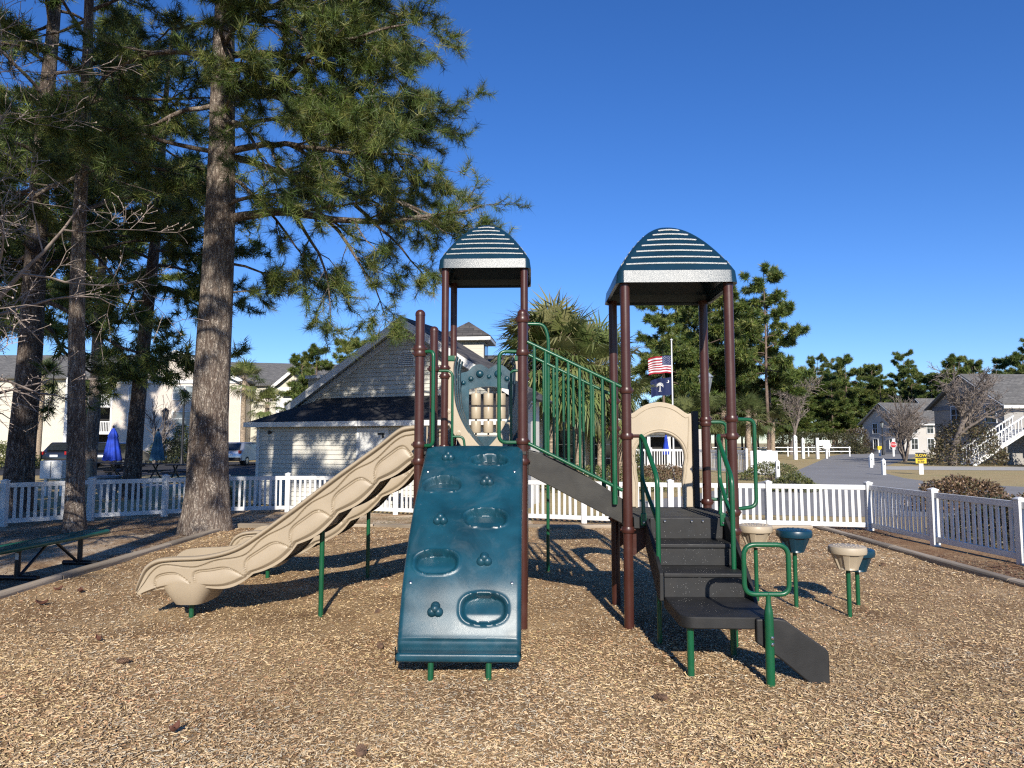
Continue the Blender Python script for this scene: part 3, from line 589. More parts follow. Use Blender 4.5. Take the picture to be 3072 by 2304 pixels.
# V shaped tan hood and blue counter panel at the back of the left tower
outer = [(-1.86, 2.70), (-1.915, 2.537), (-1.946, 2.387), (-1.95, 2.226), (-1.922, 2.066), (-1.862, 1.875), (-1.765, 1.705), (-1.668, 1.589), (-1.43, 1.579)]
inner = [(-1.775, 2.70), (-1.803, 2.58), (-1.802, 2.44), (-1.789, 2.173), (-1.735, 1.981), (-1.648, 1.811), (-1.563, 1.705), (-1.488, 1.62), (-1.43, 1.60)]
xm = -1.43
for sg in (1, -1):
    o_ = bezier(outer, 5); i_ = bezier(inner, 5); poly = [tuple(p) for p in o_]+[tuple(p) for p in i_[::-1]]
    if sg < 0: poly = [(2*xm-a, z) for a, z in poly]
    b = MB(); b.prism(poly, lambda a, z, d: (a, 1.90+d, z), .0, .05); hp = b.build('slide_hood', 'panel_tan', PS, bevel=.010, seg=3)
    for k in range(3):
        b = MB(); ii = [(a+.022*(k+1)*.6, z-.01*k) for a, z in [tuple(p) for p in i_]]; pp = [(a-.012, z) for a, z in ii]+[(a, z) for a, z in ii[::-1]]
        if sg < 0: pp = [(2*xm-a, z) for a, z in pp]
        b.prism(pp, lambda a, z, d, k=k: (a, 1.97+.16*k+d, z), 0, .13); b.build('hood_fold', 'climb_blue', hp, smooth=False, bevel=.008)
    for (a, z) in ((-1.905, 2.36), (-1.865, 2.03), (-1.74, 1.77)):
        if sg < 0: a = 2*xm-a
        MB().lathe([(.033, 0), (.033, .006), (.030, .008), (.014, .008), (.012, .014)], 18, (a, 1.90, z), axis=(0, -1, 0)).build('bolt_boss', 'panel_tan', hp)
    zx = -1.84 if sg > 0 else 2*xm+1.84
    MB().box(zx-.05, zx+.05, 1.885, 1.90, 2.635, 2.70).build('bracket', 'rail_green', hp, bevel=.01)
top = bezier([(-1.86, 2.52), (-1.80, 2.58), (-1.72, 2.603), (-1.638, 2.674), (-1.555, 2.697), (-1.48, 2.665), (-1.437, 2.638), (-1.39, 2.665), (-1.319, 2.697), (-1.235, 2.674), (-1.15, 2.603), (-1.07, 2.58), (-1.01, 2.52)], 4)
n = len(top); hole = []
outer_ = [tuple(p) for p in top]+[(-1.01+(-.85)*k/12, 1.60) for k in range(13)]
hx0, hx1, hz0, hz1 = -1.70, -1.17, 1.74, 2.36; m_ = len(outer_)
for i, (a, z) in enumerate(outer_):
    hole.append((min(max(a, hx0), hx1), hz1+.04*math.sin(math.pi*(min(max(a, hx0), hx1)-hx0)/(hx1-hx0)) if i < n else hz0))
b = MB(); b.ring_prism(outer_, hole, lambda a, z, d: (a, 2.82+d, z), 0, .05); bp = b.build('counter_panel', 'climb_blue', PS, bevel=.008)
for (a, z, r) in ((-1.554, 2.567, .052), (-1.31, 2.567, .052), (-1.432, 2.531, .028), (-1.672, 2.502, .036), (-1.772, 2.449, .032), (-1.192, 2.502, .036), (-1.092, 2.449, .032)):
    MB().lathe([(r*1.35, 0), (r*1.3, .006), (r*1.05, .006)]+[(r*math.cos(p), .006+r*.8*math.sin(p)) for p in np.linspace(0, 1.5, 8)], 20, (a, 2.82, z), axis=(0, -1, 0)).build('dome_boss', 'climb_blue', bp)
for i, a in enumerate((-1.605, -1.44, -1.275)):
    MB().tube([(a, 2.845, 1.74), (a, 2.845, 2.38)], .012, 10).build('spindle', 'panel_tan', bp)
    for z in (2.229, 2.048, 1.861):
        MB().lathe([(.045, -.08), (.062, -.078), (.066, -.07), (.066, .07), (.062, .078), (.045, .08)], 22, (a, 2.845, z)).build('turning_block', 'panel_tan', bp)
# arch panel with keyhole at the back of the right tower
cx = .468; oc = []; ic = []
O = bezier([(.135, .99), (.135, 1.5), (.135, 1.93), (.145, 1.952), (.185, 1.962), (.29, 2.035), (.38, 2.07), (.47, 2.082), (.56, 2.07), (.65, 2.035), (.753, 1.962), (.793, 1.952), (.803, 1.93), (.803, 1.5), (.803, .99)], 4)
I = [(.232, .99), (.234, 1.12), (.240, 1.25), (.225, 1.37)]
for k in range(0, 21):
    a = math.pi*(1.12-1.24*k/20); I.append((cx+.256*math.cos(a), 1.505+.256*math.sin(a)))
I += [(.711, 1.37), (.696, 1.25), (.702, 1.12), (.704, .99)]
I = bezier(I, 4)
def resamp(P, n):
    P = np.array(P); s_ = np.r_[0, np.cumsum(np.hypot(*np.diff(P, axis=0).T))]; t = np.linspace(0, s_[-1], n); return list(zip(np.interp(t, s_, P[:, 0]), np.interp(t, s_, P[:, 1])))
O = resamp(O, 70); I = resamp(I, 70)
b = MB(); n = 70; V = []; F = []
for k in range(n):
    for d, (pa, pb) in ((WY-.03, (O[k], I[k])), (WY+.03, (O[k], I[k]))):
        V += [(pa[0], d, pa[1]), (pb[0], d, pb[1])]
for k in range(n-1):
    a, c = 4*k, 4*k+4
    F += [(a, c, c+1, a+1), (a+2, a+3, c+3, c+2), (a, a+2, c+2, c), (a+1, c+1, c+3, a+3)]
F += [(0, 1, 3, 2), (4*n-4, 4*n-2, 4*n-1, 4*n-3)]
b.add(V, F); ap = b.build('arch_panel', 'panel_tan', PS, bevel=.008, seg=3)
def bead(P, off, r, name='bead'):
    q = [(p[0]+off*(cx-p[0])/max(.2, math.hypot(cx-p[0], 1.5-p[1])), WY-.03, p[1]+off*(1.5-p[1])/max(.2, math.hypot(cx-p[0], 1.5-p[1]))) for p in P]
    MB().tube(q, r, 8).build(name, 'panel_tan', ap)
bead(O[12:58], .045, .007); bead(I, -.035, .008); bead(I, -.012, .006)
MB().box(.815, .875, WY-.035, WY+.045, .99, 1.985).build('panel_edge', 'step_black', ap, bevel=.006)
MB().tube([(.87, WY, 1.86), (.93, WY, 1.86)], .018, 10).build('panel_clip', 'step_black', ap)
# slides
def slide(yc, first):
    hw = .30
    T = bezier([(-1.93, 1.822), (-2.02, 1.818), (-2.129, 1.785), (-2.341, 1.62), (-2.693, 1.367), (-3.114, 1.044), (-3.463, .795), (-3.673, .672), (-3.954, .606), (-4.26, .59), (-4.40, .565), (-4.49, .495), (-4.535, .38), (-4.554, .285)], 14)
    Bt = bezier([(-1.93, 1.50), (-1.99, 1.50), (-2.07, 1.46), (-2.236, 1.34), (-2.546, 1.10), (-2.96, .79), (-3.243, .583), (-3.479, .435), (-3.75, .335), (-4.02, .30), (-4.20, .30), (-4.33, .29), (-4.42, .275), (-4.511, .252)], 14)
    T = np.array(T); Bt = np.array(Bt); s = np.r_[0, np.cumsum(np.hypot(*np.diff(.5*(T+Bt), axis=0).T))]; L = s[-1]
    nS, nT = (330, 84) if first else (120, 36); ss = np.linspace(0, L, nS+1)
    Tx, Tz, Bx, Bz = (np.interp(ss, s, a) for a in (T[:, 0], T[:, 1], Bt[:, 0], Bt[:, 1]))
    per = .50; o = None
    V = np.zeros((2, nS+1, nT+1, 3)); ph = ((ss-.06)/per) % 1.0; act = ((ss > .06) & (ss < .06+5*per)).astype(float); last = (ss >= 2.56)
    for i in range(nS+1):
        p = ph[i]; edge = .46+.58*abs(2*p-1)**4.5 if act[i] else 1.5
        if last[i] and ss[i] < L-.13:
            q = (ss[i]-2.56)/(L-.13-2.56); edge = .50+.5*abs(2*q-1)**5
        sc_ = .045*math.sin(math.pi*((p*1.0+.12) % 1.0)) if act[i] else 0.0
        for j in range(nT+1):
            t = j/nT; tt = t
            x = Tx[i]*(1-tt)+Bx[i]*tt; z = Tz[i]*(1-tt)+Bz[i]*tt
            # bottom edge scallops
            nx, nz = Bx[i]-Tx[i], Bz[i]-Tz[i]; ln = math.hypot(nx, nz); x += nx/ln*sc_*t**2; z += nz/ln*sc_*t**2
            d = 0.0
            if t < .13: d += .030*math.sqrt(max(0, 1-((t-.065)/.065)**2))   # rolled rim
            d -= .014*math.exp(-((t-.150)/.014)**2)
            wv = .285+.060*math.sin(ss[i]*2*math.pi/per*1.0+2.2)*min(1, ss[i]/.5)
            d -= .019*math.exp(-((t-wv)/.016)**2)
            st = np.clip((t-edge)/.035, 0, 1); d -= .022*st
            if st > 0: d += .020*math.sin(min(1, max(0, (t-edge)/max(.05, 1-edge)))*math.pi*.9)*(1 if act[i] else 1.2)
            d -= .018*math.exp(-((t-edge+.014)/.020)**2) if edge < 1.2 else 0
            d -= .05*max(0, t-.86)/.14*1.0
            if ss[i] > L-.14: d += .012*(ss[i]-(L-.14))/.14
            V[0, i, j] = (x, -hw-d, z); V[1, i, j] = (x, hw+d, z)
    verts = []; faces = []; nv = (nS+1)*(nT+1)
    for w_ in (0, 1):
        A = V[w_]; off = len(verts); verts += A.reshape(-1, 3).tolist()
        for i in range(nS):
            for j in range(nT):
                a = off+i*(nT+1)+j; q = (a, a+1, a+nT+2, a+nT+1); faces.append(q if w_ == 0 else q[::-1])
        # flat inner skin 35 mm behind, closed over the rim, the bottom and both ends
        yi = -hw+.035 if w_ == 0 else hw-.035; oi = len(verts)
        for i in range(nS+1):
            for j in (0, nT): verts.append([A[i, j, 0], yi, A[i, j, 2]])
        for i in range(nS):
            q = oi+2*i; faces.append((q, q+2, q+3, q+1))
            a = off+i*(nT+1); faces.append((a, a+nT+1, q+2, q)); a += nT; faces.append((a, q+1, q+3, a+nT+1))
        for i in (0, nS): faces.append(tuple(off+i*(nT+1)+j for j in range(nT+1))+(oi+2*i+1, oi+2*i))
    b = MB(); b.add([(x, y+yc, z) for x, y, z in verts], faces); o = b.build('slide', 'slide_tan', PS, angle=40)
    # sliding bed and front lip
    bd = MB(); k = len(ss)
    def bedp(i, j):
        t = .62; x = Tx[i]*(1-t)+Bx[i]*t; z = Tz[i]*(1-t)+Bz[i]*t
        y = -hw+.034+(2*hw-.068)*j/8; return (x, yc+y, z+.035*(2*j/8-1)**2)
    idx = list(range(0, nS+1, 6)); V2 = [bedp(i, j) for i in idx for j in range(9)]; n9 = len(idx)
    V2 += [(x, y, z-.03) for x, y, z in V2]; m9 = n9*9; F2 = []
    for a in range(n9-1):
        for j in range(8): q = a*9+j; F2 += [(q, q+9, q+10, q+1), (q+m9, q+1+m9, q+10+m9, q+9+m9)]
    for j in range(8): q = (n9-1)*9+j; F2.append((q, q+m9, q+1+m9, q+1))
    bd.add(V2, F2); bd.build('slide_bed', 'slide_tan', o)
    MB().tube([(-4.53, yc-hw, .272), (-4.53, yc+hw, .272)], .03, 12).build('exit_lip', 'slide_tan', o)
    # heart shaped foot under the exit
    ft = MB(); fv = []; rows = 12
    for r_ in range(rows+1):
        t = r_/rows; z = .36-.22*t; xl = -4.43+.17*t**1.3; xr = -3.82-.155*t**1.2
        mid = .5*(xl+xr); hwx = .5*(xr-xl); hy = hw+.006-.06*t**2 - (.035 if t < .05 else 0)
        for k in range(40):
            a = 2*math.pi*k/40; ca, sa = math.cos(a), math.sin(a); e = .55
            fv.append((mid+hwx*abs(ca)**e*(1 if ca > 0 else -1), yc+hy*abs(sa)**e*(1 if sa > 0 else -1), z+(.05*abs(ca)*(1-t) if t < 1 else 0)))
    ff = [(r_*40+k, r_*40+(k+1) % 40, (r_+1)*40+(k+1) % 40, (r_+1)*40+k) for r_ in range(rows) for k in range(40)]+[tuple(rows*40+k for k in range(40))]
    ft.add(fv, ff); ft.build('slide_foot', 'slide_tan', o, angle=50)
    MB().tube([(-4.12, yc-.12, -.05), (-4.12, yc-.12, .16)], .024, 12).build('slide_leg', 'rail_green', o)
    MB().tube([(-2.895, yc-.06, -.05), (-2.895, yc-.06, .90)], .024, 14).build('slide_leg', 'rail_green', o)
    bb = MB(); bb.hexa([(-2.99, yc-.20, .855), (-2.80, yc-.20, .855), (-2.80, yc+.12, .855), (-2.99, yc+.12, .855), (-2.94, yc-.18, 1.02), (-2.74, yc-.18, 1.10), (-2.74, yc+.1, 1.10), (-2.94, yc+.1, 1.02)])
    bb.build('leg_bracket', 'slide_tan', o, bevel=.015)
    # hood sides at the top between the posts
    return o
slide(.42, True); slide(2.36, False)
# ---------------------------------------------------------------- stepping pods, bench, pine cones
def pod(x, y, h, m, label):
    root = empty('stepping_pod', (x, y, 0)); tag(root, label, 'stepping pod', 'stepping pods beside the stairs')
    MB().tube([(0, 0, -.05), (0, 0, h-.18)], .021, 14).build('pole', 'rail_green', root)
    b = MB(); n = 72; V = []; rows = [(.085, -.225), (.092, -.222), (.10, -.205), (.150, -.085), (.158, -.075), (.170, -.070), (.174, -.055), (.174, -.022), (.168, -.006), (.155, 0.0), (.06, .004), (.01, .005)]
    for r, z in rows:
        for k in range(n):
            a = 2*math.pi*k/n; rr_ = r
            if -.21 < z < -.07:
                c = (k % 12)/12.0; rr_ = r-(.014 if .22 < c < .78 else 0)   # vertical pockets round the cone
            V.append((rr_*math.cos(a), rr_*math.sin(a), h+z))
    F = [(i*n+k, i*n+(k+1) % n, (i+1)*n+(k+1) % n, (i+1)*n+k) for i in range(len(rows)-1) for k in range(n)]+[tuple(range(n))[::-1], tuple(range((len(rows)-1)*n, len(rows)*n))]
    b.add(V, F); s = b.build('step', m, root, angle=30)
    g = MB()
    for rr_ in (.04, .08, .12):
        for k in range(int(rr_*130)):
            a = 2*math.pi*k/int(rr_*130); g.lathe([(.011, 0), (.009, .004)], 8, (rr_*math.cos(a), rr_*math.sin(a), h+.002))
    g.build('grip_studs', m, s)
pod(2.545, 7.43, .80, 'panel_tan', 'tan stepping pod half hidden behind the green grab loop, tallest of four')
pod(2.875, 7.237, .775, 'pod_blue', 'dark blue stepping pod standing alone right of the grab loop')
pod(3.242, 6.878, .665, 'panel_tan', 'tan stepping pod in front of a lower blue one')
pod(3.542, 7.32, .57, 'pod_blue', 'dark blue stepping pod partly hidden behind a tan one, lowest of four')
BN = empty('park_bench', (-6.12, 9.05, G0), R(-5)); tag(BN, 'green perforated backless bench with black tube legs under the pines', 'bench')
b = MB(); b.prism([(-.15, -1.30), (.15, -1.30), (.17, -1.27), (.17, 1.27), (.15, 1.30), (-.15, 1.30), (-.17, 1.27), (-.17, -1.27)], lambda a, y, d: (a, y, d), .395, .40)
seat = b.build('seat', 'bench_green', BN)
b = MB(); P = fillet([(.16, 0, .425), (.16, 1.30, .425), (-.16, 1.30, .425), (-.16, -1.30, .425), (.16, -1.30, .425), (.16, 0, .425)], .07, 5)
b.tube(P, .026, 10).build('rim', 'bench_green', seat)
for i in range(64):
    y = -1.24+2.48*i/63; MB().box(-.14, .14, y-.011, y+.011, .428, .444).build('slat', 'bench_green', seat, smooth=False)
for y in (-.18, .93):
    MB().tube([(-.02, y, 0.02), (-.02, y, .41)], .034, 14).build('leg', 'black_metal', BN)
    MB().tube([(-.26, y, .035), (.26, y, .035)], .032, 12).build('foot', 'black_metal', BN)
    MB().tube([(-.02, y+(.05 if y < 0 else -.05), .06), (-.02, .375+(-.06 if y < 0 else .06), .395)], .02, 10).build('brace', 'black_metal', BN)
MB().box(-.03, .016, -.2155, -.2145, .26, .345).build('sticker', 'trim_white', BN, smooth=False)
mat('cone_brown', (.16, .095, .06), rough=.85, var=.3, scale=20); mat('leaf_brown', (.13, .05, .03), rough=.8, var=.3, scale=20)
def cone(x, y, L, rz, label):
    root = empty('pine_cone', (x, y, L*.28), rz); tag(root, label, 'pine cone', 'pine cones lying on the chips')
    L = L*.88; b = MB(); V = []; b.lathe([(L*.02, -L*.5), (L*.16, -L*.35), (L*.20, 0), (L*.12, L*.35), (L*.01, L*.5)], 10, axis=(1, 0, 0)); b.build('core', 'cone_brown', root)
    s = MB()
    for i in range(70):
        t = i/69; a = i*2.39996; xx = L*(-.46+.92*t); rad = L*(.30*math.sin(math.pi*(.12+.80*t))**.8); q = Vector((0, math.cos(a), math.sin(a))); sd_ = Vector((1, 0, 0)).cross(q)
        p0 = Vector((xx, 0, 0))+q*rad*.5; p1 = Vector((xx+L*.05, 0, 0))+q*rad; w_ = L*.055
        s.hexa([p0-sd_*w_*.5, p0+sd_*w_*.5, p1+sd_*w_, p1-sd_*w_, p0-sd_*w_*.5+Vector((L*.03, 0, 0)), p0+sd_*w_*.5+Vector((L*.03, 0, 0)), p1+sd_*w_+Vector((L*.025, 0, 0)), p1-sd_*w_+Vector((L*.025, 0, 0))])
    s.build('scales', 'cone_brown', root, smooth=False)
for x, y, L, rz, l in ((-2.92, 5.40, .105, .3, 'open pine cone on the chips left of the slide foot'), (-.80, 3.86, .115, 1.9, 'dark pine cone at the bottom edge of the chips'), (.96, 4.66, .105, 2.8, 'pine cone in front of the stairs landing'),
                       (-1.30, 6.93, .10, 1.2, 'pale pine cone left of the top of the blue climbing wall base'), (-1.06, 5.80, .10, 2.2, 'pale pine cone half hidden beside the blue climbing wall'), (4.96, 9.52, .10, .5, 'small pine cone near the right edging timber')):
    cone(x, y, L, rz, l)
def leaf(x, y, rz, s, label):
    b = MB(); V = []; n = 8
    for i in range(n+1):
        t = i/n; w_ = s*.32*math.sin(math.pi*min(1, t*.9+.08)); zz = .012+.03*(2*t-1)**2
        V += [(s*(t-.5), -w_, zz+.02), (s*(t-.5), 0, zz), (s*(t-.5), w_, zz+.025)]
    F = [q for i in range(n) for q in ((3*i, 3*i+3, 3*i+4, 3*i+1), (3*i+1, 3*i+4, 3*i+5, 3*i+2))]
    b.add(V, F); o = b.build('fallen_leaf', 'leaf_brown', fix=False); o.location = (x, y, .005); o.rotation_euler.z = rz
    sm = o.modifiers.new('t', 'SOLIDIFY'); sm.thickness = .002; tag(o, label, 'leaf', 'dead leaves on the chips')
for x, y, rz, s, l in ((-4.79, 7.29, .4, .11, 'dark dead leaf near the left timber, nearest of three'), (-4.74, 7.85, 2.0, .10, 'dark dead leaf beside the left timber, middle of three'), (-5.05, 7.95, 1.0, .09, 'dark dead leaf touching the left timber'), (-3.44, 5.98, 2.6, .07, 'curled dead leaf between the slide foot and left edge'), (-1.93, 4.15, 1.3, .08, 'dark curled leaf on chips near the bottom edge')): leaf(x, y, rz, s, l)
# ---------------------------------------------------------------- trees and plants
bark_mat('pine_bark', (.48, .41, .34), (.15, .112, .09)); bark_mat('pine_bark_dark', (.34, .285, .24), (.09, .066, .054)); bark_mat('far_bark', (.30, .22, .17), (.14, .10, .08), .4)
mat('twig', (.16, .115, .085), rough=.9, var=.25, scale=6); mat('bare_bark', (.20, .165, .14), rough=.9, var=.25, scale=8, bump=.4); mat('bud', (.55, .45, .38), rough=.8); mat('bare_pale', (.28, .225, .19), rough=.9, var=.3, scale=8)
mat('palm_trunk', (.36, .28, .20), rough=.95, var=.3, scale=6, bump=.8, bscale=18, stretch=(1, 1, 3))
attr_mat('needles', rough=.55, transl=.22); attr_mat('fronds', rough=.45, transl=.2); attr_mat('leaves', rough=.5, transl=.2)
def tuft_mesh(name, P, D, size, nn, wid, pal, rng, parent, m='needles', spread=.85, bright=None):
    P = np.asarray(P); D = np.asarray(D); M = len(P); size = np.asarray(size)*np.ones(M)
    rnd = rng.normal(0, 1, (M, nn, 3)); rnd /= np.linalg.norm(rnd, axis=2, keepdims=True)
    d = D[:, None]*.62+rnd*spread; d /= np.linalg.norm(d, axis=2, keepdims=True)
    b0 = P[:, None]-D[:, None]*(size[:, None, None]*rng.uniform(0, .75, (M, nn, 1)))
    L = size[:, None, None]*rng.uniform(.7, 1.1, (M, nn, 1)); sd_ = np.cross(d, rng.normal(0, 1, (M, nn, 3))); sd_ /= np.linalg.norm(sd_, axis=2, keepdims=True)+1e-9
    wv = wid*rng.uniform(.7, 1.3, (M, nn, 1)); tip = b0+d*L; tip[:, :, 2] -= .05*L[:, :, 0]
    V = np.stack([b0-sd_*wv/2, b0+sd_*wv/2, tip], 2).reshape(-1, 3); F = np.arange(M*nn*3).reshape(-1, 3)
    pal = np.array(pal); k = rng.randint(0, len(pal), M); c = pal[k]*rng.uniform(.75, 1.2, (M, 1)); col = (c[:, None]*rng.uniform(.8, 1.2, (M, nn, 1))).reshape(-1, 3)
    return np_mesh(name, V, F, m, parent, col)
PAL = [(.072, .118, .025), (.105, .158, .031), (.15, .195, .040), (.048, .082, .021), (.225, .235, .06)]
def rot_about(v, ax, a): return Matrix.Rotation(a, 3, ax) @ v
def grow(p, d, L, r, lev, tubes, tufts, rng, droop=.0, dens=1.0, tl=.17, lift=.35):
    step = (.30, .20, .17)[lev]; n = max(3, int(L/step)); pts = [p.copy()]; rad = [r]; d = d.normalized()
    for i in range(n):
        t = (i+1)/n; d = (d+Vector(rng.normal(0, (.10, .13, .16)[lev], 3).tolist())+Vector((0, 0, 1))*((-droop*(1-t)+lift*t*t)*.16)).normalized()
        p = p+d*(L/n); pts.append(p.copy()); rad.append(r*(1-.82*t))
        if lev < 2 and t > (.22, .15)[lev]:
            k = rng.poisson((1.25, 1.0)[lev]*dens)
            for _ in range(k):
                sd_ = d.cross(Vector(rng.normal(0, 1, 3).tolist())).normalized()
                if lev == 0: sd_.z *= .45
                nd_ = (d*.75+sd_*rng.uniform(.6, 1.1)).normalized()
                l2 = L*rng.uniform(.20, .42)*(1.15-.6*t)+.15 if lev == 0 else rng.uniform(.14, .40)
                grow(p.copy(), nd_, l2, max(.004, rad[-1]*.5), lev+1, tubes, tufts, rng, droop*.6, dens, tl, lift+.25)
        if lev == 2 and i >= n-3: tufts.append((p.copy(), d.copy()))
        if lev == 1 and t > .6 and rng.rand() < .6: tufts.append((p.copy(), d.copy()))
    if lev < 2: tufts.append((p.copy(), d.copy()))
    tubes.append((pts, rad, lev))
def pine(name, label, base, H, r0, lean, limbs, seed, nn=24, wid=.0065, tl=.20, bark='pine_bark', dens=1.0, group=None, pal=PAL, tubes_n=(7, 4, 3), trunk_n=28, minr=.004, flare=.35):
    rng = np.random.RandomState(seed); root = empty(name, (base[0], base[1], G0)); tag(root, label, 'tree', group)
    def tp(z):
        t = z/H; return Vector((lean[0]*t+.10*math.sin(z*.55+seed)*t*(1-t)*2, lean[1]*t, z))
    def tr(z): t = z/H; return r0*((1-t)**.75*.93+.07)*(1+flare*math.exp(-z/(.9*r0+.15)))
    zs = np.r_[np.linspace(-.1, 1.2, 9), np.linspace(1.5, H, 44)]
    b = MB(); V = []; F = []; n = trunk_n; ph = rng.uniform(0, 6, 4)
    for z in zs:
        c = tp(z); R_ = tr(max(z, 0))
        for k in range(n):
            a = 2*math.pi*k/n; q = R_*(1+.035*math.sin(3*a+ph[0]+z*.4)+.03*math.sin(7*a+ph[1]+z*1.1)+rng.normal(0, .012)+.10*max(0, 1-z/.7)*math.sin(5*a+ph[2]))
            V.append((c.x+q*math.cos(a), c.y+q*math.sin(a), z))
    for i in range(len(zs)-1):
        for k in range(n): F.append((i*n+k, i*n+(k+1) % n, (i+1)*n+(k+1) % n, (i+1)*n+k))
    b.add(V, F); b.build('trunk', bark, root, angle=80)
    tubes = []; tufts = []
    for (z, az, L, el, r, droop, *st) in limbs:
        d = Vector((math.sin(R(az))*math.cos(R(el)), math.cos(R(az))*math.cos(R(el)), math.sin(R(el))))
        grow(tp(z)+(Vector((math.sin(R(az)), math.cos(R(az)), .12))*st[0] if st else d*tr(z)*.6), d, L, r, 0, tubes, tufts, rng, droop, dens, tl)
    b = MB()
    for pts, rad, lev in tubes: b.tube(pts, [max(minr, q) for q in rad], tubes_n[lev], caps=False)
    b.build('branches', bark, root, fix=False, angle=80)
    P = [tuple(p) for p, d in tufts]; D = [tuple((d+Vector((0, 0, .25))).normalized()) for p, d in tufts]
    tuft_mesh('crown', P, D, tl, nn, wid, pal, rng, root)
    return root, len(tufts)
def rlimbs(rng, n, z0, z1, L0, L1, r, el=(-10, 25), az=None):
    out = []
    for i in range(n):
        t = (i+rng.rand())/n; a = rng.uniform(*az) if az else (i*137.5+rng.uniform(-25, 25)) % 360
        out.append((z0+(z1-z0)*t, a, (L0*(1-t)+L1*t)*rng.uniform(.75, 1.15), rng.uniform(*el)+18*t, r*(1.1-.6*t), rng.uniform(.2, .8)))
    return out
rg = np.random.RandomState(5)
# the thick pine: limbs to the right are placed as they hang in the picture, azimuth clockwise from away
L = [(6.05, 88, 5.2, 12, .095, .35), (6.3, 120, 2.6, 5, .045, .5), (7.35, 80, 3.9, -3, .075, .5), (7.4, 105, 4.6, 6, .07, .3), (8.5, 95, 4.4, 4, .07, .4), (8.7, 125, 3.6, -4, .06, .6), (8.6, 70, 4.6, 8, .06, .4), (8.2, 150, 2.4, 0, .05, .5),
     (9.4, 85, 5.0, 10, .07, .4), (9.6, 140, 3.4, 2, .06, .4), (10.3, 100, 4.9, 8, .07, .3), (10.8, 75, 4.4, 12, .06, .4), (11.4, 120, 4.0, 8, .05, .3), (9.2, 112, 4.0, -6, .06, .8), (6.0, 92, 2.5, -42, .045, 1.0, 1.9), (6.0, 100, 2.3, -52, .04, 1.0, 1.5), (6.1, 86, 2.2, -45, .04, 1.0, 2.6), (6.1, 88, 2.0, -25, .035, .8, 3.4), (6.2, 95, 2.0, -15, .035, .6, 3.0), (5.2, 60, 1.6, 5, .03, .6), (4.6, 75, 1.1, 8, .02, .4), (7.0, 92, 2.6, -22, .045, 1.2),
     (8.0, 135, 3.2, -8, .05, .6), (9.0, 105, 3.0, 12, .05, .4), (9.9, 118, 4.2, 4, .06, .4), (10.6, 128, 4.4, 2, .06, .5), (7.9, 92, 3.0, 14, .05, .4), (8.9, 80, 3.4, -6, .05, .6), (11.2, 92, 4.6, 4, .06, .5), (11.6, 105, 4.8, -4, .06, .7), (10.9, 150, 3.4, -6, .05, .7), (9.7, 160, 2.6, -4, .05, .6), (7.4, 255, 3.2, 6, .05, .4), (8.4, 285, 3.4, 2, .05, .5), (9.3, 250, 3.6, 8, .06, .4), (10.2, 300, 3.2, 10, .05, .3), (11.0, 240, 3.0, 12, .05, .3), (12.0, 30, 3.4, 15, .05, .3), (12.5, 200, 3.0, 15, .05, .3), (13.3, 100, 3.0, 20, .05, .2), (13.8, 280, 2.6, 20, .04, .2), (14.6, 20, 2.0, 30, .04, .2)]
r_, nt_ = pine('pine_tree', 'thick-trunked pine in front of the fence with long limbs reaching right', (-5.80, 13.45), 16, .375, (.10, -.1), L, 11, nn=27, wid=.0088, tl=.225, dens=1.3)
r_, nt2 = pine('pine_tree', 'slim straight pine growing just behind the green bench', (-8.34, 13.5), 17, .165, (-.5, .1), rlimbs(rg, 26, 6.2, 16, 3.2, 1.2, .045), 21, nn=19, wid=.0135, tl=.25, dens=1.35)
r_, nt3 = pine('pine_tree', 'leaning dark pine behind the fence at the left picture edge', (-12.3, 17.6), 18, .32, (.3, 0), rlimbs(rg, 36, 4.8, 17, 4.4, 1.8, .06), 31, nn=16, wid=.019, tl=.28, bark='pine_bark_dark', dens=1.35)
r_, nt4 = pine('pine_tree', 'leaning pine behind the umbrellas with a low drooping crown', (-11.6, 21.5), 15, .25, (.9, -.4), rlimbs(rg, 36, 6.3, 14, 3.6, 1.4, .05, el=(-12, 15)), 41, nn=18, wid=.018, tl=.28, bark='pine_bark_dark', dens=1.2)
r_, nt5 = pine('pine_tree', 'distant pine trunk between the leaning pines and the apartment block', (-16.2, 27), 17, .24, (.3, 0), rlimbs(rg, 34, 7.2, 16, 4.2, 1.6, .05), 51, nn=15, wid=.025, tl=.30, dens=1.1)
# pines outside the picture on the left whose crowns shade the soil under the bench
rg2 = np.random.RandomState(9)
PA, _ = pine('pine_tree', 'pine beside the left picture edge shading the bench', (-7.5, -6.0), 15, .26, (.2, 0), rlimbs(rg2, 34, 6.8, 14.5, 2.6, 1.5, .05), 61, nn=16, wid=.02, tl=.28, dens=1.2, group='pines standing outside the picture on the left')
PB = copy_tree(PA); PB.location = (-9.8, -3.0, G0); PB.rotation_euler.z = 2.1; PB['label'] = 'pine beside the left picture edge shading the soil'
for i_, (x_, y_, s_, rz_) in enumerate(((-8.2, 3.2, 1.2, 1.1), (-5.5, 3.6, 1.12, 2.7), (-11.2, 3.0, 1.3, 3.9), (-13.6, 5.2, 1.3, 5.2), (-16.5, 8.0, 1.3, .4))):
    q_ = copy_tree(PA); q_.location = (x_, y_, G0); q_.rotation_euler.z = rz_; q_.scale = (s_*.95, s_*.95, s_); q_['label'] = ['pine outside the left picture edge shading the slim pine', 'pine outside the left picture edge shading the thick trunk', 'pine outside the left picture edge shading the leaning pine', 'pine outside the left picture edge shading the far left fence', 'pine outside the left picture edge farthest from the bench'][i_]
PC = copy_tree(PA); PC.location = (-10.4, 0.5, G0); PC.rotation_euler.z = 4.0; PC.scale = (.9, .9, .8); PC['label'] = 'pine beside the left picture edge shading the left fence'
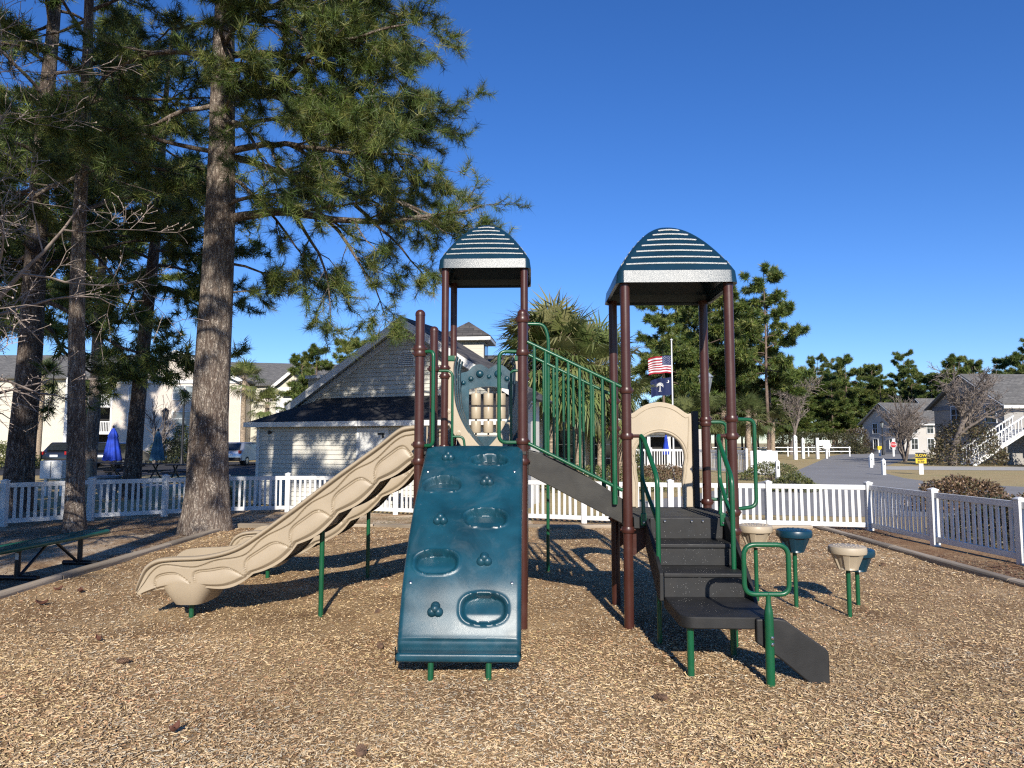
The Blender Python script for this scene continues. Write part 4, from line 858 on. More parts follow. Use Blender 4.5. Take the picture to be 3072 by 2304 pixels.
# bare tree with swelling buds reaching in from the left
def bare(name, label, base, H, r0, seed, n0=4, spread=.55, buds=False, m='bare_bark', az=None, levels=4, up=.25, group=None, first=.25, kids=(4, 4, 3), minr=.0035, lenf=(.62, .5, .45), wander=.09):
    rng = np.random.RandomState(seed); root = empty(name, (base[0], base[1], G0)); tag(root, label, 'tree', group); tubes = []; tips = []
    def br(p, d, L, r, lev):
        n = max(3, int(L/(.35 if lev < 2 else .16))); n = min(n, 12); pts = [p.copy()]; rad = [r]; d = d.normalized()
        for i in range(n):
            t = (i+1)/n; d = (d+Vector(rng.normal(0, wander*(1+.4*lev), 3).tolist())+Vector((0, 0, up*.12))).normalized(); p = p+d*(L/n); pts.append(p.copy()); rad.append(r*(1-.75*t))
        tubes.append((pts, rad, lev))
        if lev >= levels-1: tips.extend(pts[1:])
        if lev < levels:
            K = kids[min(lev, len(kids)-1)]+rng.randint(0, 2)
            for k in range(K):
                j = int(n*(first+(1-first)*(k+rng.rand())/K)) if lev else int(n*(.45+.55*(k+rng.rand())/K)); j = min(n, max(1, j)); q = pts[j]; dd = (pts[j]-pts[j-1]).normalized()
                sd_ = dd.cross(Vector(rng.normal(0, 1, 3).tolist())).normalized()
                br(q, (dd*.8+sd_*spread*rng.uniform(.7, 1.4)).normalized(), L*lenf[min(lev, len(lenf)-1)]*rng.uniform(.7, 1.2), rad[j]*.62, lev+1)
    for i in range(n0):
        a = (R(az[0])+R(az[1]-az[0])*(i+rng.rand())/n0) if az else 2*math.pi*(i+rng.rand()*.6)/n0
        if n0 == 1: br(Vector((0, 0, -.05)), Vector((0, 0, 1)), H*.6, r0, 0)
        else: br(Vector((0, 0, -.05)), Vector((math.sin(a)*.35, math.cos(a)*.35, 1)), H*.55*rng.uniform(.8, 1.1), r0*rng.uniform(.7, 1), 0)
    tb = MB(); bb = MB()
    for pts, rad, lev in tubes: (tb if lev == 0 else bb).tube(pts, [max(minr, q) for q in rad], (12, 6, 4, 3, 3)[min(lev, 4)], caps=False)
    tb.build('trunk', m, root, fix=False, angle=80); bb.build('crown', m, root, fix=False, angle=80)
    if buds:
        sel = [tips[i] for i in rng.choice(len(tips), min(buds, len(tips)), False)]; g = MB()
        for q in sel: s = rng.uniform(.006, .012); g.add([q+Vector((s, 0, 0)), q+Vector((-s, 0, 0)), q+Vector((0, s, 0)), q+Vector((0, -s, 0)), q+Vector((0, 0, 1.4*s)), q+Vector((0, 0, -s))], [(0, 2, 4), (2, 1, 4), (1, 3, 4), (3, 0, 4), (2, 0, 5), (1, 2, 5), (3, 1, 5), (0, 3, 5)])
        g.build('buds', 'bud', root, fix=False)
    return root
bare('bare_tree', 'leafless tree with pale buds spreading twigs in from the left edge', (-7.55, 9.0), 8.2, .12, 71, n0=1, spread=1.0, buds=5200, levels=4, up=.03, kids=(15, 8, 5, 4), first=.10, lenf=(.66, .5, .45, .45), minr=.0038, m='bare_pale')
# distant pines: three prototypes, copies share their meshes
def farpine(seed, H, z0, nl, Lm, r0=.2):
    rng = np.random.RandomState(seed); return pine('far_pine', 'x', (0, 0), H, r0, (rng.uniform(-.5, .5), 0), rlimbs(rng, nl, z0, H*.97, Lm, Lm*.4, .07, el=(-5, 25)), seed, nn=16, wid=.10, tl=.66, bark='far_bark', dens=.85, tubes_n=(4, 3, 3), trunk_n=10, minr=.012, flare=.15)[0]
FP = [farpine(101, 20, 8.5, 26, 4.2), farpine(102, 17, 4.0, 34, 3.8), farpine(103, 15, 7.5, 20, 3.4)]
used = [False]*3
def put_far(k, x, y, s, rz, label, group=None, sz=1.0):
    o = FP[k] if not used[k] else copy_tree(FP[k]); used[k] = True
    o.location = (x, y, G0); o.rotation_euler.z = rz; o.scale = (s, s, s*sz); o['label'] = label
    if group: o['group'] = group
    elif 'group' in o: del o['group']
    return o
put_far(0, 26.3, 72, 1.0, .3, 'tallest distant pine with a pale bare trunk right of the right canopy')
CL = ['tall dense pine directly right of the right tower canopy', 'tall pine behind the right post of the right tower', 'dense pine in the gap left of the right rear post', 'pine at the right flank of the clump, left of the treeline', 'lower dense pine at the right foot of the clump', 'dark pine filling the clump behind the right rear post', 'dense pine just behind the tallest pale trunk']
for i, (k, x, y, s, rz) in enumerate(((1, 23.5, 78, 1.12, 1.0), (0, 20.8, 74, 1.02, 2.2), (1, 19.0, 80, 1.12, 3.1), (0, 29.5, 80, .92, 4.0), (1, 28.0, 84, 1.0, 5.0), (1, 22.0, 84, 1.1, .5), (1, 25.5, 82, 1.0, 1.9))):
    put_far(k, x, y, s, rz, CL[i], 'pines clumped behind the right tower')
put_far(0, 15.2, 70, .86, 1.3, 'thinner pine with open crown seen between the posts of the right tower')
put_far(2, 16.8, 74, .8, 2.6, 'small pine low behind the two flags')
rg3 = np.random.RandomState(33); gx = 'pines of the treeline beyond the road'
for i in range(34):
    x = 36+i*2.55+rg3.uniform(-1.2, 1.2); y = rg3.uniform(112, 150)-(10 if i < 8 else 0); put_far(int(rg3.choice([1, 2, 1, 0])), x, y, rg3.uniform(.78, .98)*(1.0 if i < 20 else 1.12), rg3.uniform(0, 6), 'pine in the distant treeline beyond the curving road', gx)
for i in range(40):
    put_far(1, 32+i*2.4, rg3.uniform(116, 140), rg3.uniform(1.0, 1.3), rg3.uniform(0, 6), 'pine in the distant treeline beyond the curving road', gx, rg3.uniform(.56, .72))
for i, (x, y, s) in enumerate(((-18, 64, .62), (-15.6, 66, .68), (-13.5, 63, .64), (-20.5, 68, .60))):
    put_far(1, x, y, s, i*1.7, ['bushy pine above the chimney chase left of the clubhouse gable', 'bushy pine touching the clubhouse gable slope', 'bushy pine just behind the clubhouse gable peak', 'leftmost bushy pine above the apartment porch roof'][i], 'pines behind the clubhouse')
for i, (x, y, s, k) in enumerate(((-30, 40, 1.15, 0), (-36, 46, 1.2, 0))):
    put_far(k, x, y, s, i*2.3, ['tall pine before the apartment block, left of the blue umbrella', 'tall pine before the apartment block at the left picture edge'][i], 'pines before the apartment block')
# cabbage palms
def palm(x, y, H, r, nf, fl, seed, label, group=None, droop=1.0, pal=((.155, .195, .06), (.215, .24, .08), (.11, .15, .045), (.30, .29, .125)), wind=0.0):
    rng = np.random.RandomState(seed); root = empty('palm_tree', (x, y, G0)); tag(root, label, 'palm', group)
    b = MB(); pts = [(.12*math.sin(t*2+seed)*t, .08*math.cos(seed)*t, H*t) for t in np.linspace(-.02, 1, 14)]; b.tube(pts, [r*(1.15-.2*i/13)*(1+.05*(i % 2)) for i in range(14)], 14).build('trunk', 'palm_trunk', root)
    V = []; F = []; C = []; S = MB(); top = Vector(pts[-1])
    for i in range(nf):
        a = i*2.39996+rng.uniform(-.3, .3); el = R(rng.uniform(-55, 75) if i > nf*.25 else rng.uniform(50, 85)); d = Vector((math.cos(a)*math.cos(el)-wind, math.sin(a)*math.cos(el), math.sin(el))).normalized()
        pl_ = fl*rng.uniform(.45, .7); p1 = top+Vector((0, 0, rng.uniform(-.25, .15)))+d*pl_; sag = Vector((0, 0, -.12*pl_*droop)); p1 = p1+sag
        S.tube([top, top+d*pl_*.5, p1], [.018, .014, .010], 4, caps=False)
        side = d.cross(Vector((0, 0, 1)));  side = side.normalized() if side.length > .01 else Vector((1, 0, 0)); up_ = side.cross(d).normalized(); nl = 22; c = np.array(pal[rng.randint(len(pal))])*rng.uniform(.8, 1.15)
        for k in range(nl):
            th = R(-125+250*k/(nl-1)); dl = (d*math.cos(th*.82)+side*math.sin(th*.82)).normalized(); dl = (dl+up_*(.10*abs(math.sin(th)))).normalized(); Ll = fl*.62*(1-.28*abs(th)/R(125))*rng.uniform(.85, 1.1)
            wv = up_.cross(dl).normalized()*fl*.019; m1 = p1+dl*Ll*.55; tip = p1+(dl+Vector((-wind*.35, 0, -.42*droop*rng.uniform(.5, 1.4)))).normalized()*Ll
            o = len(V); V += [p1, m1-wv, m1+wv, tip]; F += [(o, o+1, o+2), (o+2, o+1, o+3)]; C += [c*rng.uniform(.8, 1.15)]*2
    np_mesh('crown', np.array([tuple(v) for v in V]), np.array(F), 'fronds', root, np.array(C)); S.build('leaf_stalks', 'palm_trunk', root, fix=False)
    return root
palm(1.45, 26.2, 4.8, .12, 76, 2.3, 1, 'tall palm with wind-blown fronds behind the ramp railing', wind=.25); palm(2.55, 27.0, 4.5, .12, 72, 2.3, 2, 'lower palm whose pale trunk shows through the ramp railing', wind=.25)
palm(4.45, 28.5, 3.3, .12, 56, 1.6, 3, 'palm half hidden behind the left post of the right tower', wind=.2); palm(3.6, 28.8, 4.6, .12, 66, 2.2, 14, 'palm head leaning against the right tower posts', wind=.25)
palm(-24.5, 64, 7.3, .22, 40, 2.1, 4, 'palm by the apartment porch just right of the thick pine', droop=.9); palm(-22.8, 65, 5.2, .2, 34, 1.9, 5, 'shorter palm in shade by the apartment porch', droop=1.2)
palm(-44.5, 66, 7.8, .22, 36, 2.0, 6, 'palm against the apartment wall between the two left pine trunks'); palm(-36.5, 60, 5.4, .2, 30, 1.9, 16, 'palm half hidden behind the slim pine')
for i, (x, y, h) in enumerate(((16.3, 66, 4.0), (18.4, 66, 4.3), (20.6, 68, 4.5), (22.6, 67, 4.2), (24.2, 70, 4.0), (28.2, 76, 3.8))):
    palm(x, y, h, .22, 30, 2.2, 20+i, ['short palm between the rear posts of the right tower', 'short palm behind the right rear post of the right tower', 'short palm between the two right posts of the right tower', 'short palm just right of the right front post', 'short palm left of the tallest pale pine trunk', 'small palm right of the tallest pale pine trunk'][i], 'short palms behind the right tower', pal=((.12, .15, .05), (.17, .19, .07), (.09, .12, .04)))
# winter shrubs and hedges
def bush(name, label, c, rad, n, leaf_s, pal, seed, cat='shrub', boxy=2.0, group=None, flat=.15):
    rng = np.random.RandomState(seed); root = empty(name, (c[0], c[1], G0)); tag(root, label, cat, group)
    q = rng.normal(0, 1, (n, 3)); q[:, 2] = np.abs(q[:, 2]); q /= (np.abs(q)**boxy).sum(1, keepdims=True)**(1/boxy); rr_ = rng.uniform(.55, 1.0, (n, 1))**.5; lump = 1+.13*np.sin(q[:, :1]*7+seed)*np.cos(q[:, 1:2]*6)+.08*np.sin(q[:, 2:3]*9)
    P = q*rr_*lump*np.array(rad); P[:, 2] += .05
    d = q+rng.normal(0, .8, (n, 3)); d /= np.linalg.norm(d, axis=1, keepdims=True); s = np.cross(d, rng.normal(0, 1, (n, 3))); s /= np.linalg.norm(s, axis=1, keepdims=True)
    L = leaf_s*rng.uniform(.6, 1.3, (n, 1)); V = np.stack([P, P+d*L*.5+s*L*.28, P+d*L, P+d*L*.5-s*L*.28], 1).reshape(-1, 3); pal = np.array(pal); col = pal[rng.randint(0, len(pal), n)]*rng.uniform(.6, 1.25, (n, 1))
    np_mesh('foliage', V, np.arange(4*n).reshape(n, 4), 'leaves', root, col)
    st = MB()
    for k in range(18):
        a = rng.uniform(0, 6.28); t = rng.uniform(.2, .8); st.tube([(0, 0, -.05), (rad[0]*t*.5*math.cos(a), rad[1]*t*.5*math.sin(a), rad[2]*.45), (rad[0]*t*math.cos(a), rad[1]*t*math.sin(a), rad[2]*.85)], [.012, .008, .004], 4, caps=False)
    st.build('stems', 'twig', root, fix=False)
GR = ((.10, .12, .03), (.16, .17, .05), (.07, .09, .03), (.20, .19, .07)); BRN = ((.17, .10, .06), (.24, .15, .09), (.12, .08, .05), (.14, .12, .05), (.30, .20, .12))
bush('low_hedge', 'low clipped green hedge behind the back fence right of the right tower', (9.7, 24.3), (.85, .5, .47), 3500, .07, GR, 1, 'hedge')
bush('winter_shrub', 'wide brownish shrub behind the shaded side fence', (11.2, 17.6), (1.25, .8, .74), 9000, .07, BRN, 2)
bush('winter_shrub', 'brownish shrub at the right picture edge behind the side fence', (11.3, 14.9), (1.2, .9, .55), 6000, .06, BRN, 3)
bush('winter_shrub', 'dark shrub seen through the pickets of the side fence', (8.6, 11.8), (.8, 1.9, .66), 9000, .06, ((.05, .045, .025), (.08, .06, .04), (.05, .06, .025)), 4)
bush('low_hedge', 'green hedge under the ramp railing beyond the back fence', (2.4, 24.4), (3.2, .8, .82), 9000, .07, GR, 5, 'hedge'); bush('low_hedge', 'clipped green hedge by the parking lot, seen between the left pines', (-33.5, 45), (3.6, 1.6, 1.5), 9000, .13, ((.16, .18, .05), (.22, .23, .08), (.11, .13, .04)), 6, 'hedge')
bush('winter_shrub', 'shrub in the bed seen through the arch opening', (6.6, 31), (1.5, .8, .62), 4000, .08, BRN, 7); bush('low_hedge', 'tall green hedge left of the arch opening', (5.2, 31.5), (.8, .8, 1.3), 4000, .08, GR, 8, 'hedge'); bush('low_hedge', 'low hedge right of the arch by the pool fence', (11.6, 31.5), (1.4, .8, .7), 3500, .08, GR, 9, 'hedge')
bush('winter_shrub', 'dark round bush beside the teal umbrella', (-27.5, 56), (1.6, 1.2, 1.9), 3500, .14, ((.04, .05, .02), (.06, .07, .03)), 10); bush('conical_shrub', 'small cone-shaped evergreen by the apartment wall', (-28.3, 60), (.9, .9, 3.0), 3000, .14, ((.16, .18, .05), (.09, .11, .04)), 11)
bush('far_hedge', 'dark clipped hedge at the far end of the road', (43, 99), (6.5, 2, 2.7), 7000, .25, ((.05, .055, .02), (.08, .075, .03)), 12, 'hedge', 4.0); bush('far_hedge', 'brown hedge at the far road bend beside house', (52, 104), (4, 2, 3.6), 5000, .25, ((.10, .08, .04), (.14, .10, .06)), 13, 'hedge')
bush('winter_shrub', 'bushy brown shrub at the foot of the bare tree by the grey house', (33.0, 51), (2.6, 2, 3.3), 6000, .16, ((.11, .085, .045), (.16, .12, .07), (.10, .10, .04)), 14); bush('winter_shrub', 'dark round shrub under the balcony stairs', (37.2, 47.0), (2.2, 1.6, 3.2), 6000, .16, ((.035, .028, .02), (.05, .04, .03)), 15)
bush('winter_shrub', 'small shrub at the left corner of the clubhouse', (-7.7, 18.9), (.3, .3, .45), 700, .07, GR, 17)
bare('bare_tree', 'large leafless tree before the grey house on the right', (31.6, 50.5), 8.6, .30, 81, n0=1, spread=.55, levels=4, up=.40, kids=(10, 6, 5, 3), first=.2, lenf=(.60, .5, .5, .5), minr=.014, m='bare_bark')
bare('bare_tree', 'pale leafless tree at the far end of the road', (36.5, 92), 11, .25, 82, n0=1, spread=.5, levels=3, up=.3, kids=(9, 7, 5), lenf=(.62, .55, .5), minr=.03, m='bare_bark')
bare('bare_tree', 'brown leafless tree in front of the far house', (36.8, 66), 7, .16, 83, n0=3, spread=.4, levels=3, up=.3, kids=(6, 6, 4), lenf=(.6, .5, .5), minr=.016)
bare('bare_tree', 'many-stemmed leafless tree between the far house and large bare tree', (33.5, 60), 7, .13, 84, n0=4, spread=.45, levels=3, up=.25, kids=(6, 6, 4), lenf=(.6, .5, .5), minr=.014)
bare('bare_tree', 'young leafless tree before the apartment wall', (-27.5, 54), 7, .09, 85, n0=4, spread=.35, levels=2, up=.3, kids=(6, 5), lenf=(.6, .5), minr=.014)
# ---------------------------------------------------------------- buildings
shingle_mat('shingle_dark', (.030, .031, .036), (.055, .055, .060)); shingle_mat('shingle_brown', (.075, .07, .068), (.16, .145, .135), 2.2, 4.5); shingle_mat('shingle_grey', (.16, .155, .145), (.25, .24, .22), 2.5, 5)
lap_mat('siding_far', (.70, .66, .55)); lap_mat('siding_pink', (.72, .64, .55)); lap_mat('siding_grey', (.42, .40, .37)); lap_mat('siding_grey2', (.56, .53, .48))
mat('door_white', (.70, .70, .68), rough=.5, var=.04); mat('shutter_dark', (.05, .05, .055), rough=.6); mat('stair_grey', (.22, .24, .27), rough=.6, var=.1)
def quad_roof(name, pts, m, parent, t=.10):
    """one roof plane with thickness; uv runs along the eave and up the slope in metres"""
    P = [Vector(p) for p in pts]; n = (P[1]-P[0]).cross(P[-1]-P[0]).normalized()
    if n.z < 0: P = P[::-1]; n = -n
    me = bpy.data.meshes.new(name); k = len(P); V = P+[p-n*t for p in P]
    me.from_pydata([tuple(v) for v in V], [], [tuple(range(k)), tuple(range(2*k-1, k-1, -1))]+[(i, i+k, (i+1) % k+k, (i+1) % k) for i in range(k)])
    ux = Vector((n.y, -n.x, 0)); ux = ux.normalized() if ux.length > .01 else Vector((1, 0, 0)); uy = n.cross(ux); uv = me.uv_layers.new()
    for l in me.loops: v = Vector(me.vertices[l.vertex_index].co); uv.data[l.index].uv = (v.dot(ux), v.dot(uy))
    me.update(); return mobj(name, me, m, parent)
def bar(a, b_, w_, h, m, parent, name='trim', up=(0, 0, 1)):
    a = Vector(a); b_ = Vector(b_); d = (b_-a); L = d.length; d.normalize(); s = d.cross(Vector(up)).normalized(); u = s.cross(d)
    return MB().obox((a+b_)/2, d*L/2, s*w_/2, u*h/2).build(name, m, parent, smooth=False)
def window(parent, x, z, w_, h, y, div=(2, 2), m='glass_pale', fr='trim_white', dirx=(1, 0, 0)):
    """window on a wall facing local -y (or -x when dirx is y)"""
    dx = Vector(dirx); n = Vector((dx.y*-1, -dx.x, 0)) if dx.x else Vector((-1, 0, 0)); o = Vector((0, y, 0)) if dx.x else Vector((y, 0, 0)); c = o+dx*x+Vector((0, 0, z)); U = Vector((0, 0, 1))
    f = MB(); t = .07
    for (cx_, cz, hx, hz) in ((0, h/2+t/2, w_/2+t, t/2), (0, -h/2-t/2, w_/2+t, t/2), (-w_/2-t/2, 0, t/2, h/2), (w_/2+t/2, 0, t/2, h/2)): f.obox(c+dx*cx_+U*cz+n*.04, dx*hx, n*.05, U*hz)
    wo = f.build('window', fr, parent, smooth=False)
    MB().obox(c+n*.012, dx*(w_/2), n*.012, U*(h/2)).build('pane', m, wo, smooth=False)
    g = MB()
    for i in range(1, div[0]): g.obox(c+dx*(w_*(i/div[0]-.5))+n*.035, dx*.02, n*.012, U*(h/2))
    for j in range(1, div[1]): g.obox(c+U*(h*(j/div[1]-.5))+n*.035, dx*(w_/2), n*.012, U*.02)
    g.build('glazing_bars', fr, wo, smooth=False); return wo
def box(parent, name, m, *a, bevel=0): return MB().box(*a).build(name, m, parent, smooth=False, bevel=bevel)
# --- clubhouse wing with lean-to (local x along the wall, y away)
CB = empty('clubhouse_wing', (-7.05, 19.5, G0), R(-22)); tag(CB, 'cream sided clubhouse gable wing with dark lean-to roof behind the slide', 'building')
LW = 7.4; EZ = 2.20
wall = box(CB, 'wall', 'stair_grey', 0.03, LW-.03, .03, 1.9, 0, EZ)  # darker backing colour draws the shadow lines between the boards
for i in range(18):
    z = .02+i*.124; b = MB(); b.hexa([(0, -.030, z), (LW, -.030, z), (LW, .03, z), (0, .03, z), (0, -.006, z+.1205), (LW, -.006, z+.1205), (LW, .03, z+.1205), (0, .03, z+.1205)]); b.build('siding_board', 'siding_cream', wall, smooth=False)
box(CB, 'corner_board', 'trim_white', -.03, .07, -.035, .0, 0, EZ+.02); box(CB, 'corner_board', 'trim_white', -.035, -.0, -.03, .08, 0, EZ+.02)
dr = box(CB, 'door', 'door_white', 3.35, 4.15, -.055, -.02, .05, 2.0)
for a in ((3.27, 3.35, -.05, -.02, .05, 2.08), (4.15, 4.23, -.05, -.02, .05, 2.08), (3.35, 4.15, -.05, -.02, 2.0, 2.08)): box(dr, 'door_frame', 'trim_white', *a)
box(dr, 'door_closer', 'black_metal', 3.92, 4.12, -.08, -.055, 1.90, 1.95); box(dr, 'hinge', 'black_metal', 4.05, 4.10, -.08, -.055, 1.82, 1.92)
MB().lathe([(.05, 0), (.05, .03), (.03, .05)], 14, (.42, -.03, 1.98), axis=(0, -1, 0)).build('wall_lamp', 'black_metal', CB)
box(CB, 'meter_box', 'stair_grey', -.16, -.04, .3, .6, .55, 1.0)
# lean-to roof: front plane and left hip
E0, T0 = 2.235, 3.02
quad_roof('roof', [(-.22, -.30, E0), (LW+.2, -.30, E0), (LW+.2, 1.85, T0), (.85, 1.85, T0)], 'shingle_dark', CB, .07); quad_roof('roof', [(-.22, -.30, E0), (.85, 1.85, T0), (.85, 2.3, T0), (-.22, 4.5, E0)], 'shingle_dark', CB, .07)
bar((-.24, -.31, E0-.05), (LW+.2, -.31, E0-.05), .03, .13, 'trim_white', CB, 'fascia'); bar((-.235, -.31, E0-.05), (-.235, 4.4, E0-.05), .03, .13, 'trim_white', CB, 'fascia')
box(CB, 'soffit', 'trim_white', -.2, LW+.15, -.28, -.0, E0-.115, E0-.095)
# gable wall, boards cut to the slope
AX, AZ, HB, HS = 3.62, 5.15, 2.95, 3.55; GY = 1.85; sl_ = (AZ-HB)/HS
gw = MB(); gw.prism([(AX-HS, HB-.2), (AX+HS, HB-.2), (AX+HS, HB), (AX, AZ-.04), (AX-HS, HB)], lambda a, z, d: (a, GY+d, z), .03, .12); gw = gw.build('gable_wall', 'stair_grey', CB, smooth=False)  # dark backing again, for shadow lines in the gable siding gaps
z = 2.86
while z < AZ-.16:
    h0 = HS-max(0, z-HB)/sl_; h1 = HS-max(0, z+.1205-HB)/sl_; b = MB(); b.hexa([(AX-h0, GY-.030, z), (AX+h0, GY-.030, z), (AX+h0, GY+.03, z), (AX-h0, GY+.03, z), (AX-h1, GY-.006, z+.1205), (AX+h1, GY-.006, z+.1205), (AX+h1, GY+.03, z+.1205), (AX-h1, GY+.03, z+.1205)]); b.build('siding_board', 'siding_cream', gw, smooth=False); z += .124
vt = MB(); arcp = [(AX+.27*math.cos(R(a)), 4.05+.27*math.sin(R(a))) for a in range(0, 181, 15)]+[(AX-.27, 3.86), (AX+.27, 3.86)]; vt.prism(arcp, lambda a, z, d: (a, GY+d, z), -.05, 0); vo = vt.build('gable_vent', 'trim_white', CB, smooth=False)
for k in range(7):
    zz = 3.90+k*.055; hw_ = .24 if zz < 4.05 else math.sqrt(max(.01, .24**2-(zz-4.05)**2)); box(vo, 'louver', 'stair_grey', AX-hw_, AX+hw_, GY-.062, GY-.052, zz, zz+.022)
ov = .38; GB = 3.4
for sg in (-1, 1):
    xe = AX+sg*(HS+.35); ze = HB-.35*sl_
    quad_roof('gable_roof', [(xe, GY-ov, ze+.10), (AX, GY-ov, AZ+.10), (AX, GB, AZ+.10), (xe, GB, ze+.10)], 'shingle_brown' if sg > 0 else 'shingle_grey', CB, .06)
    dz = .0
    bar((xe, GY-ov-.012, ze-.045), (AX+sg*.0, GY-ov-.012, AZ-.045), .03, .20, 'trim_white', CB, 'rake_board'); bar((xe-sg*.1, GY-.045, ze-.17+.06), (AX, GY-.045, AZ-.175), .04, .16, 'trim_white', CB, 'rake_board')
    b = MB(); b.hexa([(xe, GY-ov, ze-.0), (AX, GY-ov, AZ-.0), (AX, GY-.02, AZ), (xe, GY-.02, ze), (xe, GY-ov, ze+.03), (AX, GY-ov, AZ+.03), (AX, GY-.02, AZ+.03), (xe, GY-.02, ze+.03)]); b.build('rake_soffit', 'trim_white', CB, smooth=False)
box(CB, 'side_wall', 'siding_cream', AX-HS+.1, AX+HS-.1, GY+.2, GB, 0, HB)
ch = box(CB, 'chimney_chase', 'siding_far', -.95, -.30, 3.3, 4.3, 2.0, 3.78); box(ch, 'cap', 'trim_white', -1.02, -.23, 3.22, 4.38, 3.78, 3.88); box(ch, 'corner_board', 'trim_white', -.40, -.285, 3.28, 3.30, 2.0, 3.78)
# --- clubhouse main block with porch and cupola
CM = empty('clubhouse', (-4.2, 29.2, G0), R(-5)); tag(CM, 'clubhouse main block with brown shingle roof, porch columns and square cupola', 'building')
WM = 9.0
box(CM, 'wall', 'siding_far', 0, WM, 2.2, 9, 0, 3.0)
quad_roof('porch_roof', [(-.3, -.3, 2.62), (WM+.3, -.3, 2.62), (WM+.3, 3.4, 4.25), (-.3, 3.4, 4.25)], 'shingle_brown', CM); bar((-.3, -.32, 2.54), (WM+.3, -.32, 2.54), .05, .22, 'trim_white', CM, 'fascia')
box(CM, 'porch_ceiling', 'stair_grey', 0, WM, -.1, 2.2, 2.52, 2.56)
for i in range(6): box(CM, 'column', 'trim_white', .1+i*(WM-.4)/5, .32+i*(WM-.4)/5, -.1, .12, 0, 2.44)
for i in range(5):
    xx = .95+i*(WM-.4)/5; window(CM, xx+.2, 1.3, 1.0, 1.8, 2.2, (2, 3), 'glass_dark')
box(CM, 'upper_wall', 'siding_far', .2, WM-.6, 3.42, 8.6, 3.0, 4.75); bar((.0, 3.36, 4.72), (WM-.4, 3.36, 4.72), .06, .22, 'trim_white', CM, 'fascia')
quad_roof('roof', [(-.3, 3.1, 4.80), (WM-.2, 3.1, 4.80), (WM-2.4, 6, 6.05), (1.6, 6, 6.05)], 'shingle_brown', CM); quad_roof('roof', [(WM-.2, 3.1, 4.80), (WM-.2, 8.9, 4.80), (WM-2.4, 6, 6.05)], 'shingle_brown', CM); quad_roof('roof', [(-.3, 3.1, 4.80), (1.6, 6, 6.05), (-.3, 8.9, 4.80)], 'shingle_brown', CM)
cu0, cu1, cy0, cy1 = 1.15, 2.75, 2.2, 3.8
cup = box(CM, 'cupola', 'siding_far', cu0, cu1, cy0, cy1, 4.3, 6.35)
for pts in ([(cu0-.35, cy0-.35, 6.42), (cu1+.35, cy0-.35, 6.42), ((cu0+cu1)/2, (cy0+cy1)/2, 7.25)], [(cu1+.35, cy0-.35, 6.42), (cu1+.35, cy1+.35, 6.42), ((cu0+cu1)/2, (cy0+cy1)/2, 7.25)], [(cu0-.35, cy1+.35, 6.42), (cu0-.35, cy0-.35, 6.42), ((cu0+cu1)/2, (cy0+cy1)/2, 7.25)]): quad_roof('cupola_roof', pts, 'shingle_brown', cup, .05)
box(cup, 'cupola_eave', 'trim_white', cu0-.34, cu1+.34, cy0-.34, cy1+.34, 6.24, 6.38)
wn = MB(); wn.box(cu1, cu1+.02, cy0+.3, cy1-.3, 5.3, 6.1); wn.build('cupola_window', 'glass_dark', cup, smooth=False)
# --- three-storey apartment block far left
AP = empty('apartment_block', (-41.0, 71.5, G0), R(0)); tag(AP, 'three-storey cream apartment block with white windows behind the left pines', 'building')
GWd = 13.4; EA = 7.9; AA = 10.9
g = MB(); g.prism([(0, 0), (GWd, 0), (GWd, EA), (GWd/2, AA), (0, EA)], lambda a, z, d: (a, d, z), 0, 9); g.build('wall', 'siding_pink', AP, smooth=False)
for sg in (-1, 1):
    xe = GWd/2+sg*(GWd/2+.6); quad_roof('roof', [(xe, -.6, EA-.15), (GWd/2, -.6, AA+.12), (GWd/2, 9, AA+.12), (xe, 9, EA-.15)], 'shingle_grey', AP, .12); bar((xe, -.62, EA-.25), (GWd/2, -.62, AA+.0), .06, .35, 'trim_white', AP, 'rake_board')
bar((0, -.06, EA-.05), (GWd, -.06, EA-.05), .1, .35, 'trim_white', AP, 'frieze_board')
for zf in (1.15, 3.95, 6.6):
    for k in range(3): window(AP, 6.9+k*1.22, zf+.1, 1.08, 1.35, 0, (1, 2))
    window(AP, 11.4, zf+.1, 1.1, 1.35, 0, (1, 2)); window(AP, 2.4, zf+.1, 1.1, 1.35, 0, (1, 2))
box(AP, 'corner_board', 'trim_white', GWd-.15, GWd+.03, -.04, .0, 0, EA); box(AP, 'corner_board', 'trim_white', -.03, .15, -.04, 0, 0, EA)
# recessed balconies left of the gable
box(AP, 'recess_shade', 'dark_void', -4.6, -.0, 2.2, 8, 0, 8.6)  # near-black block paints in the shade behind the balconies
for zf in (2.75, 5.5):
    bf = box(AP, 'balcony_floor', 'trim_white', -4.6, -.05, .1, 2.2, zf-.28, zf)
    box(bf, 'handrail', 'trim_white', -4.6, -.05, .12, .2, zf+.95, zf+1.05)
    bl = MB()
    for k in range(26): bl.box(-4.5+k*.17, -4.44+k*.17, .13, .18, zf, zf+.95)
    bl.build('balusters', 'trim_white', bf, smooth=False)
box(AP, 'column', 'trim_white', -4.75, -4.45, .05, .4, 0, 8.3)
box(AP, 'left_wall', 'siding_far', -13.2, -4.7, 1.0, 9, 0, 8.4); quad_roof('roof', [(-30, .3, 8.3), (.5, .3, 8.3), (.5, 6.5, 11.4), (-30, 6.5, 11.4)], 'shingle_grey', AP, .12)
box(AP, 'recess_shade', 'dark_void', -22, -13.2, 3, 8, 0, 8.4)  # same painted shade behind the far left balconies
